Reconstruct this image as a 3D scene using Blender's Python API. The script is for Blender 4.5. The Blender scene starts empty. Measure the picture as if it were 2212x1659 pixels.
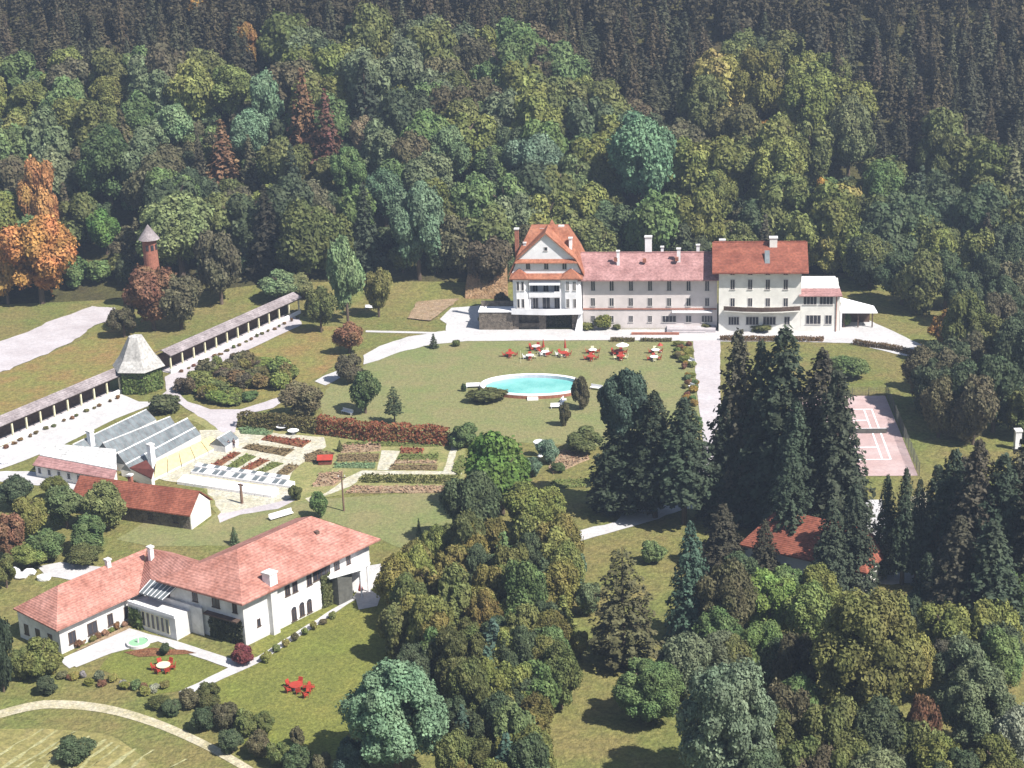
import bpy, bmesh, math, random
import numpy as np
from mathutils import Vector, Matrix
from mathutils.geometry import tessellate_polygon
R = math.radians
rng = np.random.default_rng(7)
random.seed(7)
scene = bpy.context.scene
COL = scene.collection

# ------------------------------------------------------------------ camera
F_PX, PITCH, CAM_H, CX, CY, ROLL = 3800., R(19.3), 108.8, 1106., 829.5, R(2.0)
cd = bpy.data.cameras.new('camera'); cam = bpy.data.objects.new('camera', cd); COL.objects.link(cam)
cd.sensor_fit = 'HORIZONTAL'; cd.sensor_width = 36.; cd.lens = 36. * F_PX / 2212.
cd.clip_start = 1.; cd.clip_end = 5000.
cam.matrix_world = Matrix.Translation((0, 0, CAM_H)) @ Matrix.Rotation(R(90) - PITCH, 4, 'X') @ Matrix.Rotation(-ROLL, 4, 'Z')
scene.camera = cam
# ------------------------------------------------------------------ light
SUN_EL, SUN_AZ = 50., -36.            # azimuth measured from +X, counter-clockwise
w = bpy.data.worlds.new('World'); scene.world = w; w.use_nodes = True
nt = w.node_tree; bg = nt.nodes['Background']
sky = nt.nodes.new('ShaderNodeTexSky'); sky.sky_type = 'NISHITA'; sky.sun_disc = False
sky.sun_elevation = R(SUN_EL); sky.sun_rotation = R(90 - SUN_AZ)
nt.links.new(sky.outputs[0], bg.inputs[0]); bg.inputs[1].default_value = 0.06
sd = bpy.data.lights.new('sun', 'SUN'); sd.energy = 5.0; sd.angle = R(0.6); sd.color = (1., .955, .885)
sun = bpy.data.objects.new('sun', sd); COL.objects.link(sun)
sv = Vector((math.cos(R(SUN_EL)) * math.cos(R(SUN_AZ)), math.cos(R(SUN_EL)) * math.sin(R(SUN_AZ)), math.sin(R(SUN_EL))))
sun.rotation_euler = sv.to_track_quat('Z', 'Y').to_euler(); sun.location = (0, 200, 300)
scene.view_settings.view_transform = 'Standard'; scene.view_settings.look = 'None'
scene.view_settings.exposure = 0.95; scene.view_settings.gamma = 1.
scene.cycles.max_bounces = 4; scene.cycles.diffuse_bounces = 2; scene.cycles.transparent_max_bounces = 4

# ------------------------------------------------------------------ geometry of the view: pixel of the 2212 px wide photo -> ground
c_, s_, cr_, sr_ = math.cos(PITCH), math.sin(PITCH), math.cos(ROLL), math.sin(ROLL)
def ray(x, y):
    a = (x - CX) / F_PX; b = (y - CY) / F_PX
    a, b = a * cr_ - b * sr_, a * sr_ + b * cr_
    return a, c_ - b * s_, -s_ - b * c_
def at(x, y, z=0.):
    dx, dy, dz = ray(x, y); t = (CAM_H - z) / -dz
    return dx * t, dy * t
def proj(X, Y, Z=0.):
    d = Y * c_ + (CAM_H - Z) * s_
    a = X / d; b = ((CAM_H - Z) * c_ - Y * s_) / d
    a, b = a * cr_ + b * sr_, -a * sr_ + b * cr_
    return CX + F_PX * a, CY + F_PX * b, d
def terr(x, y):
    t = (y - 376. - 5. * math.sin(x * .03)) / 4.
    if x < -55: t -= (-55 - x) * .06
    h = .41 * 4. * (math.log1p(math.exp(min(t, 30.))) if t < 30 else t)
    return h + (0.6 * math.sin(x * .05) * math.cos(y * .043) * min(1., h / 5.) if h > 0 else 0.)
def hit(x, y, hc=0.):
    dx, dy, dz = ray(x, y); n = 150. / dy
    t0, t = n, n
    for i in range(4000):
        t = n + i * 1.0
        if CAM_H + dz * t <= terr(dx * t, dy * t) + hc: break
    lo, hi = t - 1.0, t
    for i in range(12):
        m = .5 * (lo + hi)
        if CAM_H + dz * m <= terr(dx * m, dy * m) + hc: hi = m
        else: lo = m
    return dx * hi, dy * hi

# ------------------------------------------------------------------ materials
def mat(name, col, rough=.85, noise=0., scale=1., col2=None, detail=3., spec=.3, bump=0., bscale=None, objcol=False, metallic=0.):
    m = bpy.data.materials.new(name); m.use_nodes = True
    n = m.node_tree; p = n.nodes['Principled BSDF']
    p.inputs['Base Color'].default_value = (*col, 1); p.inputs['Roughness'].default_value = rough
    p.inputs['Specular IOR Level'].default_value = spec; p.inputs['Metallic'].default_value = metallic
    if noise > 0 or col2:
        tc = n.nodes.new('ShaderNodeTexCoord'); nz = n.nodes.new('ShaderNodeTexNoise')
        nz.inputs['Scale'].default_value = scale; nz.inputs['Detail'].default_value = detail; nz.inputs['Roughness'].default_value = .62
        n.links.new(tc.outputs['Object'], nz.inputs['Vector'])
        rp = n.nodes.new('ShaderNodeValToRGB'); rp.color_ramp.elements[0].position = .34; rp.color_ramp.elements[1].position = .66
        a = tuple(max(0, v * (1 - noise)) for v in col); b = col2 or tuple(min(1, v * (1 + noise)) for v in col)
        rp.color_ramp.elements[0].color = (*a, 1); rp.color_ramp.elements[1].color = (*b, 1)
        n.links.new(nz.outputs['Fac'], rp.inputs['Fac']); n.links.new(rp.outputs[0], p.inputs['Base Color'])
        if bump > 0:
            nb = n.nodes.new('ShaderNodeTexNoise'); nb.inputs['Scale'].default_value = bscale or scale * 3; nb.inputs['Detail'].default_value = 2
            n.links.new(tc.outputs['Object'], nb.inputs['Vector'])
            bp = n.nodes.new('ShaderNodeBump'); bp.inputs['Strength'].default_value = bump; bp.inputs['Distance'].default_value = .4
            n.links.new(nb.outputs['Fac'], bp.inputs['Height']); n.links.new(bp.outputs[0], p.inputs['Normal'])
    return m
def mixmat(name, cols, scales, rough=.95, bump=0., fine=1.2, amp=1.):
    """ground: three colours mixed by two noises, fine mottling on top"""
    m = bpy.data.materials.new(name); m.use_nodes = True
    n = m.node_tree; p = n.nodes['Principled BSDF']; p.inputs['Roughness'].default_value = rough; p.inputs['Specular IOR Level'].default_value = .1
    tc = n.nodes.new('ShaderNodeTexCoord')
    def nz(s, d=4, off=0.):
        mp = n.nodes.new('ShaderNodeMapping'); mp.inputs['Location'].default_value = (off, off * .7, 0); n.links.new(tc.outputs['Object'], mp.inputs[0])
        a = n.nodes.new('ShaderNodeTexNoise'); a.inputs['Scale'].default_value = s; a.inputs['Detail'].default_value = d; a.inputs['Roughness'].default_value = .65
        n.links.new(mp.outputs[0], a.inputs['Vector'])
        r = n.nodes.new('ShaderNodeMapRange'); r.inputs[1].default_value = .38; r.inputs[2].default_value = .62; n.links.new(a.outputs['Fac'], r.inputs[0]); return r.outputs[0]
    def mix(f, a, b, mode='MIX'):
        x = n.nodes.new('ShaderNodeMix'); x.data_type = 'RGBA'; x.blend_type = mode; x.clamp_result = False
        if isinstance(f, float): x.inputs[0].default_value = f
        else: n.links.new(f, x.inputs[0])
        for i, v in ((6, a), (7, b)):
            if isinstance(v, tuple): x.inputs[i].default_value = (*v, 1)
            else: n.links.new(v, x.inputs[i])
        return x.outputs[2]
    o = mix(nz(scales[0]), cols[0], cols[1]); o = mix(nz(scales[1], 5, 31.), o, cols[2])
    o = mix(nz(fine, 3, 9.), o, mix(1., o, (1 + .45 * amp, 1 + .42 * amp, 1 + .35 * amp), 'MULTIPLY'))
    o = mix(nz(fine * 2.3, 2, 17.), mix(1., o, (1 - .28 * amp, 1 - .26 * amp, 1 - .28 * amp), 'MULTIPLY'), o)
    n.links.new(o, p.inputs['Base Color'])
    if bump:
        b = n.nodes.new('ShaderNodeBump'); b.inputs['Strength'].default_value = bump; b.inputs['Distance'].default_value = .25
        n.links.new(nz(fine * 1.5, 3, 3.), b.inputs['Height']); n.links.new(b.outputs[0], p.inputs['Normal'])
    return m
def foliage_mat():
    m = bpy.data.materials.new('foliage'); m.use_nodes = True
    n = m.node_tree; p = n.nodes['Principled BSDF']; out = n.nodes['Material Output']
    oi = n.nodes.new('ShaderNodeObjectInfo'); tc = n.nodes.new('ShaderNodeTexCoord')
    nz = n.nodes.new('ShaderNodeTexNoise'); nz.inputs['Scale'].default_value = 2.6; nz.inputs['Detail'].default_value = 2
    n.links.new(tc.outputs['Object'], nz.inputs['Vector'])
    ge = n.nodes.new('ShaderNodeNewGeometry')
    mr = n.nodes.new('ShaderNodeMapRange'); mr.inputs[1].default_value = .35; mr.inputs[2].default_value = .65; mr.inputs[3].default_value = .72; mr.inputs[4].default_value = 1.35
    n.links.new(nz.outputs['Fac'], mr.inputs[0])
    ri = n.nodes.new('ShaderNodeMapRange'); ri.inputs[3].default_value = .78; ri.inputs[4].default_value = 1.25
    n.links.new(ge.outputs['Random Per Island'], ri.inputs[0])
    mu = n.nodes.new('ShaderNodeMath'); mu.operation = 'MULTIPLY'; n.links.new(mr.outputs[0], mu.inputs[0]); n.links.new(ri.outputs[0], mu.inputs[1])
    hs = n.nodes.new('ShaderNodeHueSaturation'); n.links.new(oi.outputs['Color'], hs.inputs['Color']); n.links.new(mu.outputs[0], hs.inputs['Value'])
    hr = n.nodes.new('ShaderNodeMapRange'); hr.inputs[1].default_value = .3; hr.inputs[2].default_value = .7; hr.inputs[3].default_value = .478; hr.inputs[4].default_value = .518
    nz2 = n.nodes.new('ShaderNodeTexNoise'); nz2.inputs['Scale'].default_value = 1.7; nz2.noise_dimensions = '4D'; n.links.new(oi.outputs['Random'], nz2.inputs['W']); n.links.new(tc.outputs['Object'], nz2.inputs['Vector'])
    n.links.new(nz2.outputs['Fac'], hr.inputs[0]); n.links.new(hr.outputs[0], hs.inputs['Hue'])
    n.links.new(hs.outputs[0], p.inputs['Base Color']); p.inputs['Roughness'].default_value = .65; p.inputs['Specular IOR Level'].default_value = .15
    tr = n.nodes.new('ShaderNodeBsdfTranslucent'); n.links.new(hs.outputs[0], tr.inputs[0])
    mx = n.nodes.new('ShaderNodeMixShader'); mx.inputs[0].default_value = .22
    n.links.new(p.outputs[0], mx.inputs[1]); n.links.new(tr.outputs[0], mx.inputs[2]); n.links.new(mx.outputs[0], out.inputs['Surface'])
    return m
def tile_mat(name, col, col2, sc=2.2, dirx=0.):
    m = mat(name, col, .8, .25, .35, col2, 6., .25)
    n = m.node_tree; p = n.nodes['Principled BSDF']; tc = [x for x in n.nodes if x.type == 'TEX_COORD'][0]
    src = p.inputs['Base Color'].links[0].from_socket
    nf = n.nodes.new('ShaderNodeTexNoise'); nf.inputs['Scale'].default_value = sc; nf.inputs['Detail'].default_value = 2; n.links.new(tc.outputs['Object'], nf.inputs['Vector'])
    mr = n.nodes.new('ShaderNodeMapRange'); mr.inputs[1].default_value = .3; mr.inputs[2].default_value = .7; mr.inputs[3].default_value = .74; mr.inputs[4].default_value = 1.28
    n.links.new(nf.outputs['Fac'], mr.inputs[0])
    wv = n.nodes.new('ShaderNodeTexWave'); wv.bands_direction = 'Z'; wv.inputs['Scale'].default_value = 1.6; wv.inputs['Distortion'].default_value = .5
    n.links.new(tc.outputs['Object'], wv.inputs['Vector'])
    w2 = n.nodes.new('ShaderNodeMapRange'); w2.inputs[3].default_value = .88; w2.inputs[4].default_value = 1.06; n.links.new(wv.outputs['Fac'], w2.inputs[0])
    mm = n.nodes.new('ShaderNodeMath'); mm.operation = 'MULTIPLY'; n.links.new(mr.outputs[0], mm.inputs[0]); n.links.new(w2.outputs[0], mm.inputs[1])
    hs = n.nodes.new('ShaderNodeHueSaturation'); n.links.new(src, hs.inputs['Color']); n.links.new(mm.outputs[0], hs.inputs['Value']); n.links.new(hs.outputs[0], p.inputs['Base Color'])
    bp = n.nodes.new('ShaderNodeBump'); bp.inputs['Strength'].default_value = .5; bp.inputs['Distance'].default_value = .06
    n.links.new(wv.outputs['Fac'], bp.inputs['Height']); n.links.new(bp.outputs[0], p.inputs['Normal'])
    return m
M = {}
M['foliage'] = foliage_mat()
M['bark'] = mat('bark', (.11, .08, .06), .95, .35, 3.)
M['ground'] = mixmat('meadow_grass', [(.120, .140, .045), (.150, .150, .052), (.165, .140, .058)], (.05, .11), bump=.5, fine=.9)
M['lawn'] = mixmat('lawn_grass', [(.150, .175, .070), (.175, .182, .080), (.195, .178, .088)], (.035, .12), bump=.3, fine=1.3, amp=.7)
M['brightlawn'] = mixmat('sunny_lawn_grass', [(.140, .160, .040), (.175, .168, .048), (.125, .135, .038)], (.08, .25), bump=.4, fine=1.5)
M['rust'] = mixmat('russet_grass', [(.190, .150, .058), (.215, .140, .062), (.17, .165, .055)], (.06, .15), bump=.5, fine=.9)
M['forest'] = mixmat('forest_floor', [(.045, .045, .02), (.06, .05, .028), (.075, .07, .028)], (.05, .12), bump=.5, fine=.8)
M['gravel'] = mixmat('white_gravel', [(.44, .43, .435), (.40, .385, .39), (.47, .46, .47)], (.05, .2), fine=1.4, amp=.35)
M['gravelpink'] = mixmat('pinkish_gravel', [(.40, .365, .38), (.36, .325, .34), (.44, .41, .43)], (.05, .2), fine=1.4, amp=.35)
M['dust'] = mixmat('sandy_track', [(.36, .32, .22), (.30, .27, .17), (.42, .38, .30)], (.2, .5), fine=1.6)
M['strip'] = mixmat('pale_crop_row', [(.27, .26, .13), (.23, .22, .10), (.31, .30, .17)], (.3, .8), fine=1.6)
M['drygrass'] = mixmat('dry_garden_grass', [(.21, .20, .085), (.26, .23, .11), (.17, .18, .07)], (.1, .3), fine=1.6)
M['sand'] = mixmat('garden_path_sand', [(.40, .37, .29), (.36, .33, .24), (.43, .41, .36)], (.15, .4), fine=1.5)
M['field'] = mixmat('stubble_field', [(.21, .185, .075), (.26, .22, .10), (.17, .16, .06)], (.1, .4), fine=1.)
M['wallw'] = mat('white_render', (.76, .75, .77), .9, .10, .5, None, 6.)
M['wallc'] = mat('cream_render', (.73, .71, .66), .9, .10, .5, None, 6.)
M['wallp'] = mat('pinkish_render', (.63, .57, .55), .9, .09, .5, None, 6.)
M['wallg'] = mat('pale_stone_render', (.60, .59, .58), .95, .16, .8, None, 7.)
M['stone'] = mat('rough_stone', (.15, .125, .10), .95, .45, 1.6, None, 6., bump=.6)
M['tilepink'] = tile_mat('pale_pink_tiles', (.34, .175, .165), (.39, .22, .21))
M['tilered'] = tile_mat('dark_red_tiles', (.215, .066, .042), (.27, .092, .058))
M['tilevilla'] = tile_mat('terracotta_tiles', (.38, .16, .12), (.44, .22, .18))
M['tileorange'] = tile_mat('orange_tiles', (.33, .115, .065), (.38, .165, .10))
M['tilegrey'] = tile_mat('weathered_grey_tiles', (.25, .21, .215), (.32, .28, .285))
M['paleroof_glare'] = tile_mat('pale_roofing_and_sun_glare', (.60, .59, .58), (.68, .67, .66))  # pale shed roofing, also the sun glare painted on the annex roof
M['pavroof'] = tile_mat('pale_grey_shingles', (.40, .385, .365), (.47, .455, .43))
M['trimred'] = mat('red_brown_trim', (.30, .12, .08), .8, .2, 1.)
M['glass'] = mat('dark_window_glass', (.035, .035, .045), .25, 0, 1, spec=.5)
M['ghglass'] = mat('greenhouse_glass', (.15, .17, .18), .45, .3, .7, None, 5., spec=.35)
M['frame'] = mat('window_frame_paint', (.55, .52, .50), .7)
M['framedark'] = mat('dark_timber', (.10, .065, .05), .85, .3, 2.)
M['white'] = mat('white_paint', (.80, .80, .82), .7, .05, 1.)
M['cream'] = mat('cream_paint', (.66, .62, .42), .7, .08, 1.)
M['redpaint'] = mat('red_paint', (.36, .045, .028), .6, .15, 1.)
M['darkred'] = mat('dark_red_timber', (.15, .045, .035), .8, .2, 1.)
M['water'] = mat('pool_water', (.12, .43, .41), .08, .10, .16, (.22, .54, .50), 3., spec=.5, bump=.15, bscale=2.)
M['poolrim'] = mat('pool_rim', (.55, .53, .60), .8, .1, 1.)
M['brick'] = mat('brick', (.30, .12, .08), .9, .25, 3.)
M['clay'] = mixmat('pale_clay_court', [(.40, .285, .275), (.37, .26, .25), (.44, .335, .33)], (.05, .2), fine=1.2, amp=.3)
M['mesh'] = mat('dark_wire_mesh', (.10, .10, .09), .8, .2, 2.)
M['mat'] = mat('straw_matting', (.58, .47, .24), .9, .12, 1.5)
M['redsoil'] = mixmat('red_planting', [(.19, .075, .04), (.14, .07, .04), (.22, .11, .06)], (.5, 1.), bump=.7, fine=2.)
M['greenbed'] = mixmat('green_planting', [(.12, .15, .045), (.10, .13, .05), (.16, .16, .06)], (.5, 1.), bump=.7, fine=2.)
M['brownbed'] = mixmat('brown_planting', [(.16, .12, .065), (.14, .10, .06), (.20, .15, .085)], (.5, 1.), bump=.7, fine=2.)
M['bluebed'] = mixmat('cabbage_planting', [(.12, .18, .09), (.10, .14, .07), (.15, .2, .11)], (.5, 1.), bump=.7, fine=2.)
M['pinkbed'] = mixmat('pinkish_soil', [(.28, .19, .13), (.22, .16, .09), (.32, .24, .17)], (.5, 1.), bump=.5, fine=2.)
M['skin'] = mat('skin', (.45, .28, .2), .6)
M['darkcloth'] = mat('dark_cloth', (.05, .04, .06), .9)
M['cloth2'] = mat('brown_cloth', (.13, .08, .07), .9)
M['wood'] = mat('weathered_wood', (.17, .11, .08), .9, .25, 2.)

# ------------------------------------------------------------------ object helpers
ROOT = {}
def tag(o, label=None, cat=None, group=None, kind=None):
    if label: o['label'] = label
    if cat: o['category'] = cat
    if group: o['group'] = group
    if kind: o['kind'] = kind
    return o
def thing(name, label, cat, loc, group=None):
    o = bpy.data.objects.new(name, None); COL.objects.link(o); o.location = loc; o.empty_display_size = .5
    ROOT[o.name] = Vector(loc); return tag(o, label, cat, group)
class MB:
    def __init__(s): s.v = []; s.f = []
    def poly(s, pts):
        n = len(s.v); s.v += [tuple(p) for p in pts]; s.f.append(tuple(range(n, n + len(pts)))); return s
    def hull8(s, b, t):
        n = len(s.v); k = len(b); s.v += [tuple(p) for p in b] + [tuple(p) for p in t]
        s.f.append(tuple(n + i for i in reversed(range(k)))); s.f.append(tuple(n + k + i for i in range(k)))
        for i in range(k): j = (i + 1) % k; s.f.append((n + i, n + j, n + k + j, n + k + i))
        return s
    def prism(s, pts, z0, z1): return s.hull8([(p[0], p[1], z0) for p in pts], [(p[0], p[1], z1) for p in pts])
    def box(s, fr, u0, u1, n0, n1, z0, z1):
        q = [(u0, n0), (u1, n0), (u1, n1), (u0, n1)]
        return s.hull8([fr(a, b, z0) for a, b in q], [fr(a, b, z1) for a, b in q])
    def slab(s, pts, th):
        """thick sheet below a planar polygon"""
        return s.hull8([(p[0], p[1], p[2] - th) for p in pts], list(pts))
    def tube(s, a, b, r0, r1, k=8):
        a = Vector(a); b = Vector(b); d = (b - a).normalized(); x = d.orthogonal().normalized(); y = d.cross(x)
        ra = [a + (x * math.cos(2 * math.pi * i / k) + y * math.sin(2 * math.pi * i / k)) * r0 for i in range(k)]
        rb = [b + (x * math.cos(2 * math.pi * i / k) + y * math.sin(2 * math.pi * i / k)) * r1 for i in range(k)]
        return s.hull8(ra, rb)
    def build(s, name, m, parent=None, smooth=False):
        me = bpy.data.meshes.new(name)
        off = Vector((0, 0, 0)); p = parent
        while p is not None:
            if p.name in ROOT: off = ROOT[p.name]; break
            p = p.parent
        me.from_pydata([(v[0] - off.x, v[1] - off.y, v[2] - off.z) for v in s.v], [], s.f); me.validate(); me.update()
        bm = bmesh.new(); bm.from_mesh(me); bmesh.ops.recalc_face_normals(bm, faces=bm.faces); bm.to_mesh(me); bm.free()
        if smooth: me.polygons.foreach_set('use_smooth', [True] * len(me.polygons))
        me.materials.append(m); o = bpy.data.objects.new(name, me); COL.objects.link(o); o.parent = parent
        return o
def Frame(ox, oy, au, an=None, z0=0.):
    """u along the wall, n outward (default: to the right-hand side of u, i.e. au-90)"""
    an = au - 90 if an is None else an
    ux, uy, nx, ny = math.cos(R(au)), math.sin(R(au)), math.cos(R(an)), math.sin(R(an))
    return lambda u, n, z: (ox + ux * u + nx * n, oy + uy * u + ny * n, z + z0)
def fr_pts(p, q, out=-90):
    a = math.degrees(math.atan2(q[1] - p[1], q[0] - p[0])); return Frame(p[0], p[1], a, a + out), math.hypot(q[0] - p[0], q[1] - p[1])
def window(root, fr, u, z, w, h, n=0., panes=2, mt='frame', name='window', label=None, sill=True):
    f = MB(); t = .09
    f.box(fr, u - w / 2, u - w / 2 + t, n + .004, n + .07, z, z + h); f.box(fr, u + w / 2 - t, u + w / 2, n + .004, n + .07, z, z + h)
    f.box(fr, u - w / 2 + t, u + w / 2 - t, n + .004, n + .07, z + h - t, z + h)
    f.box(fr, u - w / 2 - (.1 if sill else 0), u + w / 2 + (.1 if sill else 0), n + .003, n + (.14 if sill else .07), z - .08, z + .002)
    for i in range(1, panes): x = u - w / 2 + w * i / panes; f.box(fr, x - .04, x + .04, n + .006, n + .062, z, z + h - t)
    o = f.build(name, M[mt], root)
    if label: o['label'] = label
    g = MB(); g.box(fr, u - w / 2 + .05, u + w / 2 - .05, n - .03, n + .03, z + .01, z + h - .04); g.build('pane', M['glass'], o)
    return o
def chimney(root, fr, u, n, z0, z1, w=.7, d=.7, mt='wallw'):
    b = MB(); b.box(fr, u - w / 2, u + w / 2, n - d / 2, n + d / 2, z0, z1)
    o = b.build('chimney', M[mt], root)
    MB().box(fr, u - w / 2 - .12, u + w / 2 + .12, n - d / 2 - .12, n + d / 2 + .12, z1 - .22, z1 + .02).build('cap', M['wallg'], o)
    return o
def smoothpts(pts, sub=4, jit=0.):
    n = len(pts); o = []
    for i in range(n):
        p0, p1, p2, p3 = [np.array(pts[(i + k) % n], float) for k in (-1, 0, 1, 2)]
        for j in range(sub):
            t = j / sub
            q = .5 * ((2 * p1) + (-p0 + p2) * t + (2 * p0 - 5 * p1 + 4 * p2 - p3) * t * t + (-p0 + 3 * p1 - 3 * p2 + p3) * t ** 3)
            if jit: q = q + rng.normal(0, jit, 2)
            o.append((q[0], q[1]))
    return o
def densify(pts, step, jit):
    o = []; n = len(pts)
    for i in range(n):
        a = np.array(pts[i]); b = np.array(pts[(i + 1) % n]); L = np.linalg.norm(b - a); k = max(1, int(L / step))
        for j in range(k):
            q = a + (b - a) * j / k
            if j: q = q + rng.normal(0, jit, 2)
            o.append((q[0], q[1]))
    return o
def patch(name, px, m, z, smooth=False, jit=.12, kind='structure', label=None, cat=None, group=None, world=False, drape=False):
    pts = [tuple(p) if world else at(*p) for p in px]
    pts = smoothpts(pts, 5, 0) if smooth else pts
    pts = densify(pts, 1.6, jit) if jit else pts
    v3 = [Vector((p[0], p[1], 0)) for p in pts]
    tris = tessellate_polygon([v3])
    me = bpy.data.meshes.new(name)
    me.from_pydata([(p[0], p[1], (terr(p[0], p[1]) if drape else 0) + z) for p in pts], [], [tuple(t) for t in tris]); me.update()
    bm = bmesh.new(); bm.from_mesh(me)
    for f in bm.faces:
        if f.normal.z < 0: f.normal_flip()
    bm.to_mesh(me); bm.free()
    me.materials.append(M[m]); o = bpy.data.objects.new(name, me); COL.objects.link(o)
    return tag(o, label, cat, group, kind)

# ------------------------------------------------------------------ foliage meshes
def quads_mesh(name, C, N, S, mat_=None, asp=1.3, tang=None):
    """leaf clumps: centres C, normals N, sizes S"""
    n = len(C); N = N / np.linalg.norm(N, axis=1, keepdims=True)
    t = rng.normal(size=(n, 3)) if tang is None else tang
    a = np.cross(N, t); a /= np.linalg.norm(a, axis=1, keepdims=True) + 1e-9; b = np.cross(N, a)
    S = S[:, None]; a = a * S; b = b * S * asp
    k = rng.uniform(.6, 1.2, (n, 4, 1))
    V = np.stack([C - a * k[:, 0] - b * .2, C - b * k[:, 1] + a * .15, C + a * k[:, 2] + b * .15, C + b * k[:, 3] - a * .2], 1).reshape(-1, 3)
    me = bpy.data.meshes.new(name)
    me.vertices.add(4 * n); me.vertices.foreach_set('co', V.astype(np.float32).ravel())
    me.loops.add(4 * n); me.loops.foreach_set('vertex_index', np.arange(4 * n, dtype=np.int32))
    me.polygons.add(n); me.polygons.foreach_set('loop_start', np.arange(0, 4 * n, 4, dtype=np.int32))
    me.update(calc_edges=True); me.materials.append(mat_ or M['foliage']); return me
def rdir(n):
    d = rng.normal(size=(n, 3)); return d / np.linalg.norm(d, axis=1, keepdims=True)
def leafy(n, k=16, size=.1, low=.0, flat=1., spread=.62, br=(.26, .44)):
    """crown in the unit space: radius about 1, z from 0 to 2"""
    C = []; 
    cs = rdir(k) * (rng.uniform(.35, 1, (k, 1)) ** .5) * spread; cs[0] *= .1; cs[:, 2] = cs[:, 2] * 1.0
    top = rng.uniform(-.15, .15, 2)
    rs = rng.uniform(br[0], br[1], k)
    w = rs ** 2; w /= w.sum(); idx = rng.choice(k, int(n * 1.6), p=w)
    d = rdir(len(idx)); d[:, 2] = np.where(d[:, 2] < -.2, d[:, 2] * -.4 if False else d[:, 2], d[:, 2])
    keep = (d[:, 2] > -.35) | (rng.random(len(idx)) < .35); idx = idx[keep]; d = d[keep]
    rr = rs[idx] * rng.choice([1., .8], len(idx), p=[.7, .3]) * (1 + .13 * np.sin(d[:, 0] * 7 + idx) * np.cos(d[:, 1] * 6 + idx * 2.)) * rng.normal(1., .09, len(idx))
    P = cs[idx] + d * rr[:, None]
    D = np.linalg.norm(P[:, None, :] - cs[None], axis=2) / rs[None]; D[np.arange(len(idx)), idx] = 9
    ok = D.min(1) > .78; P = P[ok][:n]; d = d[ok][:n]
    N = d + rng.normal(0, .55, P.shape) + np.array([0, 0, .25])
    S = size * rng.uniform(.55, 1.25, len(P))
    P[:, 2] = (P[:, 2] / 1.0) * flat + 1.0
    return P, N, S
def spruce(tiers, br, q, size, droop=.32, power=.85, base=.0):
    """unit space: radius 1 at the bottom, z 0..1"""
    C = []; N = []; S = []
    for i in range(tiers):
        h = (i + rng.uniform(-.3, .3)) / tiers; h = min(max(h, 0), .985); rad = (1 - h) ** power * (1. if h > .06 else .8) + .03
        nb = max(4, int(br * (.45 + .55 * (1 - h))))
        a0 = rng.uniform(0, 6.28)
        for j in range(nb):
            a = a0 + 6.283 * j / nb + rng.normal(0, .18); L = rad * rng.uniform(.62, 1.12)
            m = max(3, int(q * (.35 + .65 * (1 - h))))
            t = np.sqrt(rng.uniform(.05, 1, m)); wd = .16 * L + .02
            off = rng.normal(0, 1, m) * wd * (1.15 - t) * 1.2
            x = np.cos(a) * L * t - np.sin(a) * off; y = np.sin(a) * L * t + np.cos(a) * off
            z = h + (-droop * .22 * t ** 1.5 * (1 - .6 * h) * 1. + .02 * rng.normal(0, 1, m)) * .55 - np.abs(off) * .10
            C.append(np.stack([x, y, z], 1)); 
            nn = np.stack([np.cos(a) * .55 + rng.normal(0, .4, m), np.sin(a) * .55 + rng.normal(0, .4, m), rng.uniform(.35, 1.1, m)], 1); N.append(nn)
            S.append(size * rng.uniform(.6, 1.2, m) * (1 - .35 * h))
    return np.concatenate(C), np.concatenate(N), np.concatenate(S)
def scl_quads(P, N, S, zs): # spruce unit has z 0..1 stretched later: flatten quads now so they look right after scaling
    return P, N, S
def trunk_mesh(kind):
    b = MB()
    if kind == 'leafy':
        b.tube((0, 0, -.05), (.02, .01, .5), .085, .06, 8); b.tube((.02, .01, .5), (-.01, .02, .8), .06, .02, 7)
        for i in range(6):
            a = i * 1.05 + random.random() * .5; z = .36 + .07 * i; r = .3 + .25 * random.random()
            b.tube((.015, .01, z), (math.cos(a) * r, math.sin(a) * r, z + .16 + .12 * random.random()), .035, .012, 5)
    else:
        b.tube((0, 0, -.03), (0, 0, .5), .022, .013, 8); b.tube((0, 0, .5), (0, 0, .97), .013, .002, 6)
    me = bpy.data.meshes.new('trunk'); me.from_pydata(b.v, [], b.f); me.update(); me.materials.append(M['bark']); return me
def crown_near(n, size, k, **kw):
    P, N, S = leafy(n, k, size, **kw); return quads_mesh('crown', P, N, S)
CR = {}
CR['leafy'] = [crown_near(12000, .052, random.choice((20, 26, 32)), spread=.66, br=(.2, .4)) for _ in range(8)]
CR['mid'] = [crown_near(20000, .038, random.choice((34, 42, 50)), spread=.70, br=(.15, .34)) for _ in range(5)]
CR['near'] = [crown_near(46000, .025, 80, spread=.76, br=(.11, .26)) for _ in range(4)]
CR['shrub'] = [crown_near(2600, .10, 14, spread=.55, br=(.28, .5)) for _ in range(5)]
CR['loose'] = [crown_near(3800, .06, 40, spread=.85, br=(.1, .2)) for _ in range(2)]
def spr(*a, sz=1., **k):
    P, N, S = spruce(*a, **k); me = quads_mesh('crown', P * np.array([1, 1, 4.]), N, S, asp=1.6); co = np.empty(len(me.vertices) * 3, np.float32)
    me.vertices.foreach_get('co', co); co = co.reshape(-1, 3); co[:, 2] /= 4.; me.vertices.foreach_set('co', co.ravel()); me.update(); return me
CR['spruce'] = [spr(22, 11, 14, .10) for _ in range(4)]
CR['sprucenear'] = [spr(36, 15, 40, .055, droop=.45, power=.62) for _ in range(5)]
CR['pine'] = [spr(14, 13, 60, .05, droop=.12, power=.6) for _ in range(2)]
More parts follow.
